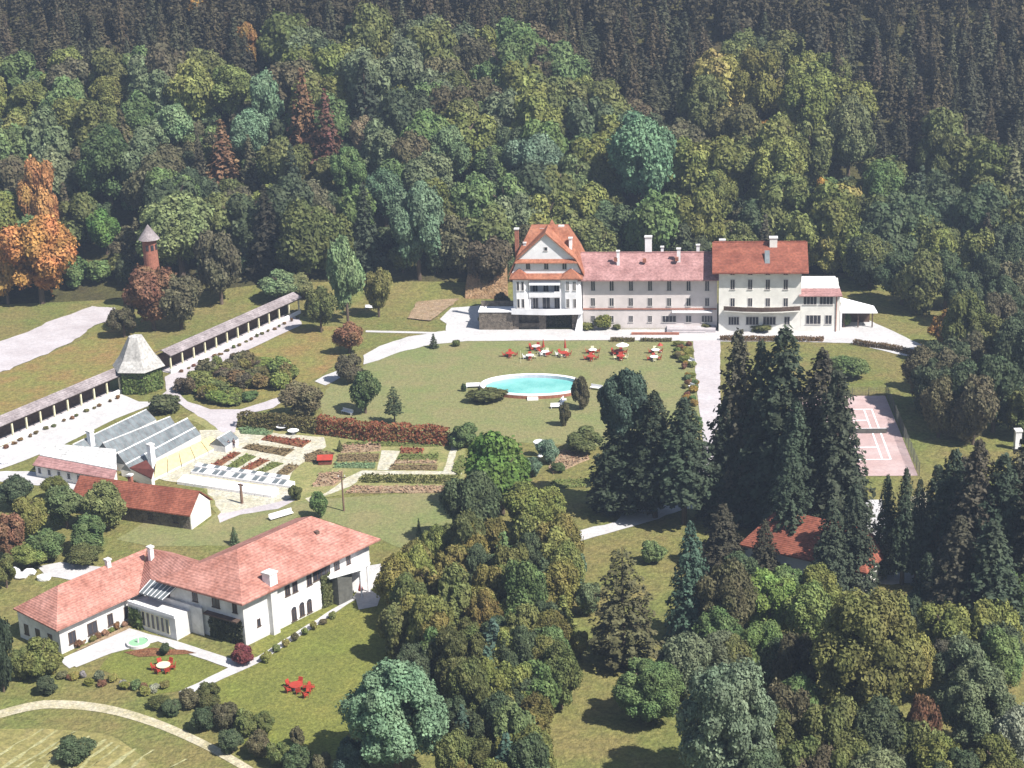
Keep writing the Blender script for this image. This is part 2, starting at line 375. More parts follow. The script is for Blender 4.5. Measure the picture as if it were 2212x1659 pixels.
TR = {'leafy': trunk_mesh('leafy'), 'spruce': trunk_mesh('spruce')}
CON = ('spruce', 'sprucenear', 'pine')
counts = {}
def place(kind, x, y, r, h, col, label, group=None, name=None, base=None, ax=1., jitter=.12, lift=None, cat='tree'):
    """tree thing > trunk, crown; r crown radius (m), h full height (m)"""
    z = terr(x, y)
    k = counts.get(kind, 0); counts[kind] = k + 1
    con = kind in CON
    name = name or ('spruce_tree' if con else 'leafy_tree')
    o = bpy.data.objects.new(name, None); COL.objects.link(o); o.location = (x, y, z); o.rotation_euler = (0, 0, rng.uniform(0, 6.28)); o.empty_display_size = .5
    tag(o, label, cat, group)
    jb = 1 + rng.normal(0, jitter); cl = [max(.002, c * jb * (1 + rng.normal(0, .03))) for c in col]
    c = bpy.data.objects.new('crown', CR[kind][k % len(CR[kind])]); COL.objects.link(c); c.parent = o; c.color = (*cl, 1)
    t = bpy.data.objects.new('trunk', TR['spruce' if con else 'leafy']); COL.objects.link(t); t.parent = o
    if con:
        b = h * (base if base is not None else .06)
        c.location = (0, 0, b); c.scale = (r, r * ax, h - b); t.scale = (min(h, r * 6), min(h, r * 6), h)
    else:
        b = h * (base if base is not None else .12)
        c.location = (0, 0, b); c.scale = (r / .98, r * ax / .98, (h - b) / 1.98); c.rotation_euler = (0, 0, rng.uniform(0, 6.28)); t.scale = (r * .95, r * .95, h * .9)
    return o
def tree_b(kind, bx, by, ty, wpx, col, label, group=None, **kw):
    """tree by its base and top in the photo (on flat ground)"""
    x, y = at(bx, by); X, Y, d = proj(x, y, 0); 
    h = 10.
    for _ in range(8):
        h *= (by - ty) / max(1., by - proj(x, y, h)[1])
    r = wpx / 2. / (F_PX / d); return place(kind, x, y, r, h, col, label, group, **kw)
def tree_c(kind, cx, cy, wpx, hpx, col, label, group=None, tot=None, **kw):
    """tree by the centre of its crown; crown height hpx, stands on the terrain, hidden foot"""
    con = kind in CON
    r = 5.; h = 15.
    for _ in range(5):
        bs = kw.get('base', .06 if con else .12)
        hc = h * (bs + (1 - bs) * .5)
        x, y = hit(cx, cy, hc); d = proj(x, y, terr(x, y) + hc)[2]; s = F_PX / d
        r = wpx / 2 / s; h = hpx / s / (.94 if True else 1) / (1 - bs)
    return place(kind, x, y, r, h, col, label, group, **kw), (x, y, r)
def shrub(px, py, wpx, hm, col, label, group=None, name='shrub', ax=1., cat='shrub', world=False, kind='shrub', hpx=None):
    x, y = (px, py) if world else at(px, py); d = proj(x, y)[2]
    r = (wpx if world else wpx / 2 / (F_PX / d))
    k = counts.get('sh', 0); counts['sh'] = k + 1
    o = bpy.data.objects.new(name, CR[kind][k % len(CR[kind])]); COL.objects.link(o)
    o.location = (x, y, terr(x, y) - hm * .06); o.scale = (r / .95, r * ax / .95, hm / 1.85); o.rotation_euler = (0, 0, 0 if ax != 1 else rng.uniform(0, 6.28))
    o.color = (*[c * (1 + rng.normal(0, .1)) for c in col], 1)
    return tag(o, label, cat, group)
def hedge(pts, width, height, col, label, size=.22, dens=16., group=None, name='hedge', cat='hedge', world=False, z=0.):
    """clipped hedge along a line of photo points, faces made of leaf clumps"""
    w_ = [p if world else at(*p) for p in pts]; C = []; N = []
    for a, b in zip(w_[:-1], w_[1:]):
        a = np.array(a); b = np.array(b); L = np.linalg.norm(b - a); u = (b - a) / L; v = np.array([-u[1], u[0]])
        n = int(dens * L * (width + 2 * height)) + 20
        s = rng.uniform(-.02, 1.02, n) * L; q = rng.uniform(0, width + 2 * height, n)
        off = np.clip(q - height, 0, width) - width / 2; zz = np.where(q < height, q, np.where(q > height + width, 2 * height + width - q, height))
        zz = zz * (1 + .06 * np.sin(s * 1.3)) + rng.normal(0, .07, n); off = off + rng.normal(0, .09, n)
        P = a + s[:, None] * u + off[:, None] * v; C.append(np.column_stack([P, zz + z]))
        sd_ = np.where(q < height, -1., np.where(q > height + width, 1., 0.)); N.append(np.column_stack([v[0] * sd_, v[1] * sd_, np.where(sd_ == 0, 1., .3)]) + rng.normal(0, .4, (n, 3)))
    C = np.concatenate(C); N = np.concatenate(N); m0 = C.mean(0); m0[2] = z
    me = quads_mesh(name, C - m0, N, rng.uniform(.6, 1.2, len(C)) * size); o = bpy.data.objects.new(name, me); COL.objects.link(o); o.location = m0; o.color = (*col, 1)
    return tag(o, label, cat, group)

def shadow_lift_haze():  # added scatter volume, put in to lift the blacks towards blue
    b = bpy.data.meshes.new('shadow_lift_haze'); x0, x1, y0, y1, z0, z1 = -720, 720, -120, 1520, -2, 330
    v = [(x, y, z) for z in (z0, z1) for x, y in ((x0, y0), (x1, y0), (x1, y1), (x0, y1))]
    b.from_pydata(v, [], [(3, 2, 1, 0), (4, 5, 6, 7), (0, 1, 5, 4), (1, 2, 6, 5), (2, 3, 7, 6), (3, 0, 4, 7)]); b.update()
    m = bpy.data.materials.new('shadow_lift_haze'); m.use_nodes = True; n = m.node_tree; n.nodes.remove(n.nodes['Principled BSDF'])
    p = n.nodes.new('ShaderNodeVolumePrincipled'); p.inputs['Color'].default_value = (.62, .76, 1., 1); p.inputs['Density'].default_value = HAZE; p.inputs['Anisotropy'].default_value = .2
    n.links.new(p.outputs[0], n.nodes['Material Output'].inputs['Volume']); b.materials.append(m)
    o = bpy.data.objects.new('shadow_lift_haze', b); COL.objects.link(o); o['kind'] = 'stuff'
HAZE = .00027

def wp(fr, x, y, n=0.):
    """photo point -> (u, z) on the wall plane n of a frame"""
    p0 = fr(0, n, 0); p1 = fr(1, n, 0); U = (p1[0] - p0[0], p1[1] - p0[1]); Nn = (-U[1], U[0])
    dx, dy, dz = ray(x, y); t = (p0[0] * Nn[0] + p0[1] * Nn[1]) / (dx * Nn[0] + dy * Nn[1])
    X, Y, Z = dx * t, dy * t, CAM_H + dz * t
    return (X - p0[0]) * U[0] + (Y - p0[1]) * U[1], Z - (p0[2])
def zp(fr, u, n, y):
    lo, hi = -5., 40.
    for _ in range(30):
        m = .5 * (lo + hi)
        if proj(*fr(u, n, m))[1] > y: lo = m
        else: hi = m
    return lo
# ------------------------------------------------------------------ terrain
def terrain():
    xs = np.concatenate([np.arange(-700, -160, 30), np.arange(-160, 200, 4), np.arange(200, 701, 30)]); ys = np.concatenate([np.arange(-100, 340, 20), np.arange(340, 560, 3), np.arange(560, 1500, 40)])
    v = [(float(x), float(y), terr(x, y) if y < 900 else terr(x, 900) + .1 * (y - 900)) for y in ys for x in xs]; nx = len(xs)
    f = [(j * nx + i, j * nx + i + 1, (j + 1) * nx + i + 1, (j + 1) * nx + i) for j in range(len(ys) - 1) for i in range(nx - 1)]
    for nm, m_, sel in (('ground', 'ground', lambda q: ys[q[0] // nx] < 374), ('forest_floor', 'forest', lambda q: ys[q[0] // nx] >= 374)):
        me = bpy.data.meshes.new(nm); ff = [q for q in f if sel(q)]; me.from_pydata(v, [], ff); me.update()
        bm = bmesh.new(); bm.from_mesh(me); bmesh.ops.delete(bm, geom=[x for x in bm.verts if not x.link_faces], context='VERTS'); bm.to_mesh(me); bm.free()
        me.polygons.foreach_set('use_smooth', [True] * len(me.polygons)); me.materials.append(M[m_])
        o = bpy.data.objects.new(nm, me); COL.objects.link(o); tag(o, kind='structure')
terrain()
G4p = lambda x, y: (483.84 + x * .27342, 864 + y * .27342)
# lawns, tracks, beds (each layer a little above the one below)
patch('lawn', [(700, 905), (690, 865), (715, 828), (760, 812), (815, 770), (890, 745), (1010, 737), (1500, 735), (1510, 850), (1525, 960), (1300, 965), (1000, 950), (740, 915)], 'lawn', .03)
patch('lawn', [(560, 1385), (850, 1215), (880, 1300), (850, 1420), (790, 1500), (730, 1640), (560, 1640), (470, 1560), (420, 1500), (495, 1443)], 'brightlawn', .03)
patch('lawn', [(245, 1400), (365, 1400), (490, 1445), (405, 1490), (330, 1500), (215, 1445)], 'brightlawn', .03)
patch('lawn', [(480, 1100), (660, 1080), (985, 1060), (975, 1140), (900, 1200), (810, 1160), (660, 1110), (520, 1180), (320, 1180), (250, 1165), (330, 1120), (430, 1140)], 'lawn', .03)
patch('russet_slope', [(-60, 830), (40, 790), (215, 720), (250, 705), (330, 740), (350, 765), (260, 800), (130, 850), (-60, 920)], 'rust', .03)
patch('russet_grass', [(430, 810), (520, 765), (640, 705), (730, 705), (735, 780), (690, 815), (600, 860), (480, 870)], 'rust', .03)
patch('meadow', [(-60, 700), (120, 640), (230, 612), (250, 640), (120, 685), (-60, 740)], 'ground', .04, drape=False)
# gravel
patch('gravel_road', [(-80, 775), (0, 738), (60, 718), (135, 685), (238, 645), (262, 688), (205, 703), (155, 740), (75, 775), (-10, 810), (-80, 835)], 'gravelpink', .10, jit=.3)
patch('gravel_terrace', [(985, 655), (1060, 645), (1050, 712), (1260, 712), (1740, 712), (1812, 700), (1870, 690), (1930, 716), (1990, 745), (2028, 780), (1950, 768), (1840, 742), (1700, 738), (1558, 738), (1330, 735), (1010, 737), (960, 735), (965, 700), (950, 690)], 'gravel', .07, jit=.06)
patch('garden_path', [(960, 715), (1010, 737), (930, 745), (860, 762), (820, 778), (785, 788), (785, 768), (820, 748), (880, 728)], 'gravel', .065, jit=.08)
patch('garden_path', [(742, 796), (752, 804), (722, 824), (703, 833), (680, 824), (700, 812)], 'gravel', .06, jit=.08)
patch('narrow_path', [(790, 714), (1000, 719), (1000, 723), (790, 718)], 'gravel', .055, jit=.03)
patch('driveway', [(1497, 736), (1556, 736), (1556, 850), (1565, 960), (1575, 1060), (1500, 1075), (1520, 960), (1506, 850)], 'gravelpink', .085, jit=.05)
patch('courtyard', [(1500, 1040), (1640, 1050), (1720, 1060), (1660, 1120), (1570, 1105), (1480, 1100), (1400, 1128), (1330, 1148), (1240, 1172), (1195, 1172), (1215, 1155), (1330, 1128), (1370, 1085), (1440, 1070)], 'gravel', .075)
patch('parking_yard', [(1850, 1080), (1905, 1080), (1930, 1200), (2010, 1215), (2010, 1262), (1900, 1262), (1830, 1250), (1810, 1200), (1850, 1160)], 'gravel', .075)
patch('sandy_yard', [(1965, 1075), (2010, 1060), (2010, 1215), (1950, 1200)], 'dust', .07)
patch('gallery_path', [(-60, 995), (110, 915), (262, 852), (300, 868), (345, 868), (250, 905), (130, 965), (40, 1000), (-60, 1035)], 'gravel', .06, jit=.05)
patch('gravel_place', [(360, 845), (356, 815), (372, 806), (500, 748), (645, 680), (652, 702), (560, 745), (455, 795), (400, 818), (382, 845), (405, 868), (455, 885), (520, 885), (620, 853), (618, 862), (590, 882), (540, 893), (514, 905), (508, 935), (480, 935), (440, 905), (400, 882), (375, 862), (345, 858)], 'gravelpink', .08, jit=.08)
patch('garden_ground', [(400, 905), (440, 880), (510, 925), (700, 935), (960, 955), (1010, 965), (1000, 1045), (990, 1060), (760, 1065), (640, 1085), (470, 1120), (440, 1050), (320, 1030), (420, 960), (445, 925)], 'drygrass', .05, jit=.2)
patch('garden_path', [(430, 930), (505, 930), (700, 945), (705, 965), (640, 1012), (620, 1040), (640, 1070), (600, 1085), (480, 1110), (440, 1050), (320, 1030), (420, 960)], 'sand', .065, jit=.2)
patch('garden_path', [G4p(640, 780), G4p(800, 740), (G4p(960, 620)), G4p(1090, 560), G4p(1880, 565), G4p(1880, 590), G4p(1100, 590), G4p(1010, 680), G4p(800, 760), G4p(700, 830)], 'sand', .068, jit=.1)
patch('garden_path', [G4p(1730, 580), G4p(1800, 360), G4p(1850, 360), G4p(1800, 580)], 'sand', .069, jit=.08)
patch('garden_path', [G4p(1210, 555), G4p(1245, 400), G4p(1390, 405), G4p(1330, 558)], 'sand', .067, jit=.08)
patch('yard', [(60, 1018), (250, 1055), (280, 1080), (120, 1052), (-60, 1035), (-60, 1020)], 'gravel', .045)
patch('yard', [(470, 1115), (515, 1075), (640, 1080), (600, 1100), (520, 1112), (475, 1130)], 'gravelpink', .06)
# paths round the villa
patch('villa_path', [(865, 1212), (862, 1226), (800, 1275), (700, 1340), (560, 1432), (410, 1500), (385, 1496), (493, 1443), (380, 1403), (300, 1368), (150, 1445), (130, 1425), (280, 1358), (380, 1385), (520, 1430), (555, 1420), (700, 1328), (765, 1288), (790, 1240), (745, 1235), (735, 1222), (800, 1222)], 'gravel', .07, jit=.05)
patch('villa_terrace', [(148, 1432), (285, 1362), (345, 1385), (240, 1412), (165, 1442)], 'gravel', .062, jit=.1)
patch('villa_path', [(80, 1225), (130, 1215), (262, 1230), (200, 1260), (100, 1245)], 'gravel', .06, jit=.06)
patch('steps', [(768, 1290), (800, 1275), (822, 1290), (815, 1310), (775, 1318)], 'gravel', .085, jit=.05)
patch('field', [(-60, 1590), (50, 1575), (170, 1580), (260, 1600), (330, 1700), (-60, 1720)], 'field', .03, smooth=True)
def track():
    c = [(-40, 1555), (60, 1528), (130, 1522), (230, 1532), (330, 1560), (420, 1598), (500, 1640), (580, 1690), (660, 1750)]
    up = [(x, y - 9) for x, y in c]; dn = [(x - 2, y + 9) for x, y in reversed(c)]
    patch('country_track', smoothline(up) + smoothline(dn), 'dust', .05, jit=.12)
def smoothline(p):
    q = smoothpts([p[0]] + p + [p[-1]], 4)[4:-8]; return [(a, b) for a, b in q] + [p[-1]]
track()
for a, b in (((30, 1659), (160, 1580)), ((-10, 1668), (120, 1578)), ((60, 1680), (190, 1590)), ((150, 1690), (255, 1610)), ((220, 1700), (330, 1620)), ((0, 1690), (140, 1600)), ((130, 1690), (240, 1604)), ((185, 1700), (290, 1618)), ((95, 1690), (225, 1598)), ((-20, 1640), (90, 1575)), ((300, 1690), (400, 1640))):
    patch('mown_strip', [a, (a[0] + 9, a[1]), (b[0] + 6, b[1]), b], 'strip', .055, jit=.25)

# ------------------------------------------------------------------ hotel
H0 = Frame(.6, 344.4, -6.8)
def walls(root, fr, u0, u1, n0, n1, z0, z1, m, name='wall'):
    return MB().box(fr, u0, u1, n0, n1, z0, z1).build(name, M[m], root)
def gable_roof(root, fr, u0, u1, n0, n1, ze, zr, m, ov=.6, th=.22, hipl=0., hipr=0., name='roof', axis='u'):
    """ridge along u; hipl/hipr = how far the ridge ends are set in"""
    nm = (n0 + n1) / 2; b = MB()
    a0, a1, c0, c1 = u0 - ov, u1 + ov, n0 - ov, n1 + ov
    sl = (zr - ze) / ((n1 - n0) / 2 + .0); zo = ze - sl * ov * .0
    r0, r1 = (a0 + hipl, a1 - hipr)
    A, B, C_, D = fr(a0, c1, zo), fr(a1, c1, zo), fr(a1, c0, zo), fr(a0, c0, zo); E, F2 = fr(r0, nm, zr), fr(r1, nm, zr)
    n = 0; b.v = [A, B, C_, D, E, F2] + [(p[0], p[1], p[2] - th) for p in (A, B, C_, D)] + [(p[0], p[1], p[2] - th) for p in (E, F2)]
    b.f = [(0, 1, 5, 4), (2, 3, 4, 5), (6, 7, 8, 9)]
    if hipr > 0: b.f.append((1, 2, 5))
    if hipl > 0: b.f.append((3, 0, 4))
    b.f += [(0, 6, 7, 1), (1, 7, 8, 2), (2, 8, 9, 3), (3, 9, 6, 0)]
    if hipr <= 0: b.f.append((1, 2, 5))
    if hipl <= 0: b.f.append((3, 0, 4))
    return b.build(name, M[m], root)
def cap_ridge(root, fr, u0, u1, n, z, m='trimred'):
    MB().box(fr, u0, u1, n - .18, n + .18, z - .08, z + .12).build('ridge_cap', M[m], root)

# left gabled house
gh = thing('gabled_house', 'white gabled hotel house with steep orange roof and balconies, left end of the row', 'building', H0(0, 0, 0))
ZE = zp(H0, 7, 0, 594); ZG1 = zp(H0, 7, 0, 561); ZA = zp(H0, 7, 0, 505.9)
walls(gh, H0, 0, 14.4, -12.5, -2.2, 0, ZE, 'wallw')
# base storey of dark stone, with arch openings
ZB = zp(H0, 7, 0, 673)
bs = MB(); bs.box(H0, 0, 1.2, -2.2, .0, 0, ZB - .3); bs.box(H0, 5.4, 6.8, -2.2, 0, 0, ZB - .3); bs.box(H0, 12.2, 14.1, -2.2, 0, 0, ZB - .3)
bs.box(H0, 1.2, 5.4, -2.2, -.5, 0, 1.2); bs.box(H0, 1.2, 5.4, -2.2, -1.8, 1.2, ZB - .3); bs.box(H0, 6.8, 12.2, -2.2, -2.0, 0, ZB - .3); bs.build('base_storey', M['stone'], gh)
b = MB(); q = [(12.9, .0, 0), (14.3, .0, 0), (14.3, 1.0, 0), (12.9, 1.0, 0)]
b.hull8([H0(12.8, 0.003, 0), H0(14.35, .003, 0), H0(14.35, 1.1, 0), H0(12.8, 1.1, 0)], [H0(13.6, .003, ZB - .4), H0(14.35, .003, ZB - .4), H0(14.35, .25, ZB - .4), H0(13.6, .25, ZB - .4)]); b.build('buttress', M['wallw'], gh)
# corner bays (polygonal white turrets) left and right, from the first floor to the eaves
def bay(uc, w, dep, z0, z1, nm):
    pts = [(uc - w / 2, -2.3), (uc - w / 2, dep * .35), (uc - w * .27, dep * .92), (uc + w * .27, dep * .92), (uc + w / 2, dep * .35), (uc + w / 2, -2.3)]
    return MB().prism([H0(a, c, 0)[:2] for a, c in pts], z0, z1).build(nm, M['wallw'], gh)
bay(1.9, 3.2, .9, ZB - .3, ZE - .05, 'corner_bay'); bay(12.1, 4.2, .9, ZB - .3, ZE - .05, 'corner_bay')
FR1 = Frame(*H0(0, .828, 0)[:2], -6.8)
zf1 = zp(H0, 7, 0, 655); zf2 = zp(H0, 7, 0, 618)
for u in (1.4, 2.35):
    for zz in (zf1 - .7, zf2 - .7): window(gh, FR1, u, zz, .6, 1.9, panes=1)
for u in (11.5, 12.9):
    for zz in (zf1 - .7, zf2 - .7): window(gh, FR1, u, zz, .65, 1.9, panes=2)
# loggia back wall lies at n=-2.2; balconies in front
ZB2 = zp(H0, 7, 0, 638)
for zz, nm in ((ZB - .3, 'balcony'), (ZB2 - .3, 'balcony')):
    wide = 3.45 if zz > 5 else -.15
    lo, hi = (3.5, 10.05) if zz > 5 else (-.1, 14.35)
    if zz > 5:
        o = MB().box(H0, lo, hi, -2.19, .55, zz, zz + .28).build('balcony', M['wallw'], gh)
        p = MB(); p.box(H0, lo, hi, .42, .56, zz + .28, zz + 1.2); p.build('parapet', M['wallw'], o)
    else:
        pts = [(-.1, -2.19), (-.1, .95), (3.2, 1.25), (7.2, 1.5), (11, 1.25), (14.4, .95), (14.4, -2.19)]
        o = MB().prism([H0(a, c, 0)[:2] for a, c in pts], zz - .02, zz + .26).build('balcony', M['wallw'], gh)
        pi = [(-.1, .95), (3.2, 1.25), (7.2, 1.5), (11, 1.25), (14.4, .95)]; p = MB()
        for (a, c), (a2, c2) in zip(pi[:-1], pi[1:]): p.hull8([H0(a, c - .16, zz + .26), H0(a2, c2 - .16, zz + .26), H0(a2, c2, zz + .26), H0(a, c, zz + .26)], [H0(a, c - .16, zz + 1.2), H0(a2, c2 - .16, zz + 1.2), H0(a2, c2, zz + 1.2), H0(a, c, zz + 1.2)])
        p.build('parapet', M['wallw'], o)
BK = Frame(*H0(0, -2.2, 0)[:2], -6.8)
for u in (4.6, 9.0): window(gh, BK, u, ZB + .1, 1.1, 2.2, panes=2)
window(gh, BK, 6.8, ZB, 1.6, 2.6, panes=2, name='door', sill=False)
for u in (4.6, 6.8, 9.0): window(gh, BK, u, ZB2 + .1, 1.1, 2.2, panes=2)
for u in (3.7, 9.9):
    b = MB(); b.tube(H0(u, .3, ZB), H0(u, .3, ZB2 - .3), .13, .13); b.tube(H0(u, .3, ZB2), H0(u, .3, ZE - .1), .13, .13); b.build('column', M['wallw'], gh)
# awning
za, zb_ = zp(H0, 7, .4, 601), zp(H0, 7, 1.4, 616)
MB().slab([H0(3.75, 1.3, zb_), H0(10, 1.3, zb_), H0(10, -.3, za + .2), H0(3.75, -.3, za + .2)], .05).build('awning', M['white'], gh)
# gable wall, attic, pent roofs
b = MB(); pf = [(.0, ZE), (14.4, ZE), (13.1, ZG1), (7.25, ZA), (1.35, ZG1)]
b.hull8([H0(u, -6, z) for u, z in pf], [H0(u, .0, z) for u, z in pf]); b.build('gable_wall', M['wallw'], gh)
for u in (3.5, 7.2, 10.9): window(gh, H0, u, zp(H0, u, 0, 581.5), .95, 1.3, panes=2)
window(gh, H0, 7.2, zp(H0, 7.2, 0, 541.5), .75, .8, panes=1)
b = MB(); b.slab([H0(.9, .75, ZG1 - .45), H0(13.5, .75, ZG1 - .45), H0(13.1, 0.004, ZG1 + .15), H0(1.4, .004, ZG1 + .15)], .15); b.build('pent_roof', M['tileorange'], gh)
b = MB(); b.slab([H0(-.3, 1.25, ZE - .5), H0(14.7, 1.25, ZE - .5), H0(14.5, 0.004, ZE + .35), H0(0, .004, ZE + .35)], .18); b.build('pent_roof', M['tileorange'], gh)
for uc, hw in ((1.7, 1.9), (12.2, 2.1)):
    ZT = zp(H0, uc, .3, 580)
    A, B, C_, D = H0(uc - hw, 1.3, ZE - .47), H0(uc + hw, 1.3, ZE - .47), H0(uc + hw * .9, .004, ZE + .2), H0(uc - hw * .9, .004, ZE + .2); E = H0(uc, .15, ZT)
    b = MB(); b.poly([A, B, E]); b.poly([B, C_, E]); b.poly([C_, D, E]); b.poly([D, A, E]); b.poly([D, C_, B, A]); b.build('turret_roof', M['tileorange'], gh)
# mansard roof over the front gable (two pairs of slopes, 0.35 thick, butted at the kink)
def strip(p, q, n0, n1, th=.3, m='tileorange', nm='roof_slope'):
    (u0, z0), (u1, z1) = p, q
    b = MB(); b.hull8([H0(u0, n0, z0), H0(u1, n0, z1), H0(u1, n0, z1 + th), H0(u0, n0, z0 + th)], [H0(u0, n1, z0), H0(u1, n1, z1), H0(u1, n1, z1 + th), H0(u0, n1, z0 + th)]); return b.build(nm, M[m], gh)
strip((-.45, ZE - .1), (1.2, ZG1), -6.2, .55, .35); strip((14.85, ZE - .1), (13.25, ZG1), -6.2, .55, .35)
strip((1.2, ZG1), (7.25, ZA + .1), -6.2, .55, .35); strip((13.25, ZG1), (7.25, ZA + .1), -6.2, .55, .35)
# main transverse roof behind
ZR = zp(H0, 6, -6.2, 490)
b = MB(); lo = [(-.5, .0 - 1.2), (14.9, -1.2), (14.9, -13), (-.5, -13)]; mid = [(1.0, -1.9), (13.4, -1.9), (13.4, -11.8), (1.0, -11.8)]; top = [(3.6, -5.2), (11.2, -5.2), (11.2, -8.2), (3.6, -8.2)]
b.hull8([H0(a, c, ZE - .12) for a, c in lo], [H0(a, c, ZG1 + .3) for a, c in mid]); b.build('mansard_roof', M['tileorange'], gh)
MB().hull8([H0(a, c, ZG1 + .31) for a, c in mid], [H0(a, c, ZR) for a, c in top]).build('upper_roof', M['tileorange'], gh)
b = MB(); zt = zp(H0, 7.9, -6.6, 475)
MB().hull8([H0(a, c, ZR - 1.5) for a, c in ((6.6, -5.4), (9.3, -5.4), (9.3, -8), (6.6, -8))], [H0(a, c, zt) for a, c in ((7.85, -6.6), (8.05, -6.6), (8.05, -6.8), (7.85, -6.8))]).build('roof_turret', M['tileorange'], gh)
chimney(gh, H0, .9, -4.5, ZE, zp(H0, .9, -4.5, 493), .8, .8, 'brick'); chimney(gh, H0, 6.0, -5.6, ZR - 3, zp(H0, 6, -5.6, 492), .7, .7)
chimney(gh, H0, 9.9, -6.5, ZR - 3, zp(H0, 9.9, -6.5, 487), .9, .9); chimney(gh, H0, 12.0, -3.0, ZG1 - 1, zp(H0, 12, -3, 513), .6, .8); chimney(gh, H0, 2.6, -3.4, ZG1 - 1, zp(H0, 2.6, -3.4, 523), .5, .6)
# stone terrace left of the house
tw = thing('terrace_wall', 'dark stone retaining wall of the terrace at the left foot of the gabled hotel house', 'wall', H0(-6, 0, 0))
zt_ = zp(H0, -3, .3, 672)
b = MB(); b.box(H0, -6.9, -.02, -3.5, .3, 0, zt_ - .25); b.build('stonework', M['stone'], tw)
MB().box(H0, -7.0, -.02, -3.6, .45, zt_ - .25, zt_).build('coping', M['wallw'], tw); MB().box(H0, -6.8, -.02, -3.5, -3.1, zt_, zt_ + 1.1).build('parapet', M['stone'], tw)

# middle wing
mw = thing('hotel_wing', 'long pale hotel wing with pink tiled roof, right of the gabled house', 'building', H0(28, 0, 0))
ZM = zp(H0, 28, 0, 601.5); ZMR = zp(H0, 28, -6, 546)
walls(mw, H0, 14.42, 41.6, -12, -.6, 0, ZM - .1, 'wallp')
gable_roof(mw, H0, 14.9, 41.1, -12, -.6, ZM - .15, ZMR, 'tilepink', ov=1.35, th=.2)
cap_ridge(mw, H0, 13.8, 42.2, -6.3, ZMR, 'tilepink')
HM = Frame(*H0(0, -.6, 0)[:2], -6.8)
cols_ = [1281, 1321.3, 1363, 1404.2, 1445.4, 1487.5, 1527.5]
for i, x in enumerate(cols_):
    for y, hh, ww in ((617, 2.1, .95), (652, 1.75, .95), (688.5, 1.4, .9)):
        u, z = wp(HM, x, y)
        if y == 688.5 and i in (4, 5, 6): ww = (2.9, 1.2, 2.3)[i - 4]
        window(mw, HM, u, z - hh / 2, ww, hh, panes=2 if ww < 1.3 else 4)
b = MB(); u0, zz = wp(HM, 1262, 667.5); b.box(HM, 14.43, 41.5, .003, .14, zz - .12, zz + .16); b.build('string_course', M['trimred'], mw)
MB().box(HM, 32.5, 40.6, .003, 1.0, zz - .55, zz - .35).build('door_canopy', M['wallw'], mw)
b = MB(); b.box(HM, 31.5, 41.3, .0 + .003, 2.6, 0.05, .7); b.box(HM, 32.6, 39.2, 2.6, 3.1, .05, .35); b.build('entrance_steps', M['gravelpink'], mw)
for x, yt, ww, n in ((1335, 541, .55, -3.2), (1400.5, 510, 1.35, -6.8), (1430.5, 532, .55, -7.4), (1466, 536, .7, -4), (1507.8, 528, .65, -7)):
    u, _ = wp(H0, x, yt, n); chimney(mw, H0, u, n, ZM + .5, zp(H0, u, n, yt), ww, ww * .8, 'wallw')
for x, y in ((1330, 558), (1392, 560), (1462, 557)):
    u, z = wp(H0, x, y, -3.3); MB().box(H0, u - .35, u + .35, -3.6, -2.9, z - .6, z + .15).build('roof_vent', M['trimred'], mw)
# right block
rb = thing('hotel_block', 'tall pale hotel block with steep dark red roof', 'building', H0(50, 0, 0))
ZRB = zp(H0, 50, 1, 583); ZRR = zp(H0, 50, -5.5, 522)
walls(rb, H0, 41.9, 58.2, -12, 1.2, 0, ZRB - .1, 'wallc')
gable_roof(rb, H0, 41.9, 58.2, -12, 1.2, ZRB - .15, ZRR, 'tilered', ov=1.35, th=.25); cap_ridge(rb, H0, 40.8, 59.3, -5.4, ZRR, 'tilered')
HB = Frame(*H0(0, 1.2, 0)[:2], -6.8)
for x in (1582.6, 1620.4, 1658.7, 1697.4):
    for y, hh in ((589.5, .75), (614.4, 2.1), (652.7, 1.8)):
        u, z = wp(HB, x, y); window(rb, HB, u, z - hh / 2, .95, hh)
for x, ww in ((1585, 2.2), (1625, 2.6), (1662, 2.6), (1700, 1.2)):
    u, z = wp(HB, x, 692.5); window(rb, HB, u, z - .85, ww, 1.7, panes=4 if ww > 2 else 2)
u0, zz = wp(HB, 1563, 668); u1, _ = wp(HB, 1728, 668)
pts = [(u0, .003), (u1, .003), (u1, .9), (u0 + (u1 - u0) * .75, 1.7), ((u0 + u1) / 2, 2.0), (u0 + (u1 - u0) * .25, 1.7), (u0, .9)]
o = MB().prism([HB(a, c, 0)[:2] for a, c in pts], zz - .2, zz).build('balcony', M['wallc'], rb)
p = MB()
for (a, c), (a2, c2) in zip(pts[2:-1], pts[3:]): p.hull8([HB(a, c - .1, zz), HB(a2, c2 - .1, zz), HB(a2, c2, zz), HB(a, c, zz)], [HB(a, c - .1, zz + .9), HB(a2, c2 - .1, zz + .9), HB(a2, c2, zz + .9), HB(a, c, zz + .9)])
p.build('railing', M['framedark'], o)
u, z = wp(H0, 1670.7, 521, -4.5); chimney(rb, H0, u, -4.5, ZRB, z + .9, 1.5, 1.2, 'wallc'); u, z = wp(H0, 1569, 523, -6.5); chimney(rb, H0, u - .8, -6.5, ZRB, z + .6, 1.1, .7)
u, z = wp(H0, 1657, 571, -1.4); sl = (ZRR - ZRB) / 6.6
MB().hull8([H0(u - .5, .1, ZRB + .7), H0(u + .5, .1, ZRB + .7), H0(u + .5, -2.2, ZRB + 2.9), H0(u - .5, -2.2, ZRB + 2.9)], [H0(u - .5, .25, ZRB + 1.05), H0(u + .5, .25, ZRB + 1.05), H0(u + .5, -2.0, ZRB + 3.2), H0(u - .5, -2.0, ZRB + 3.2)]).build('skylight', M['ghglass'], rb)
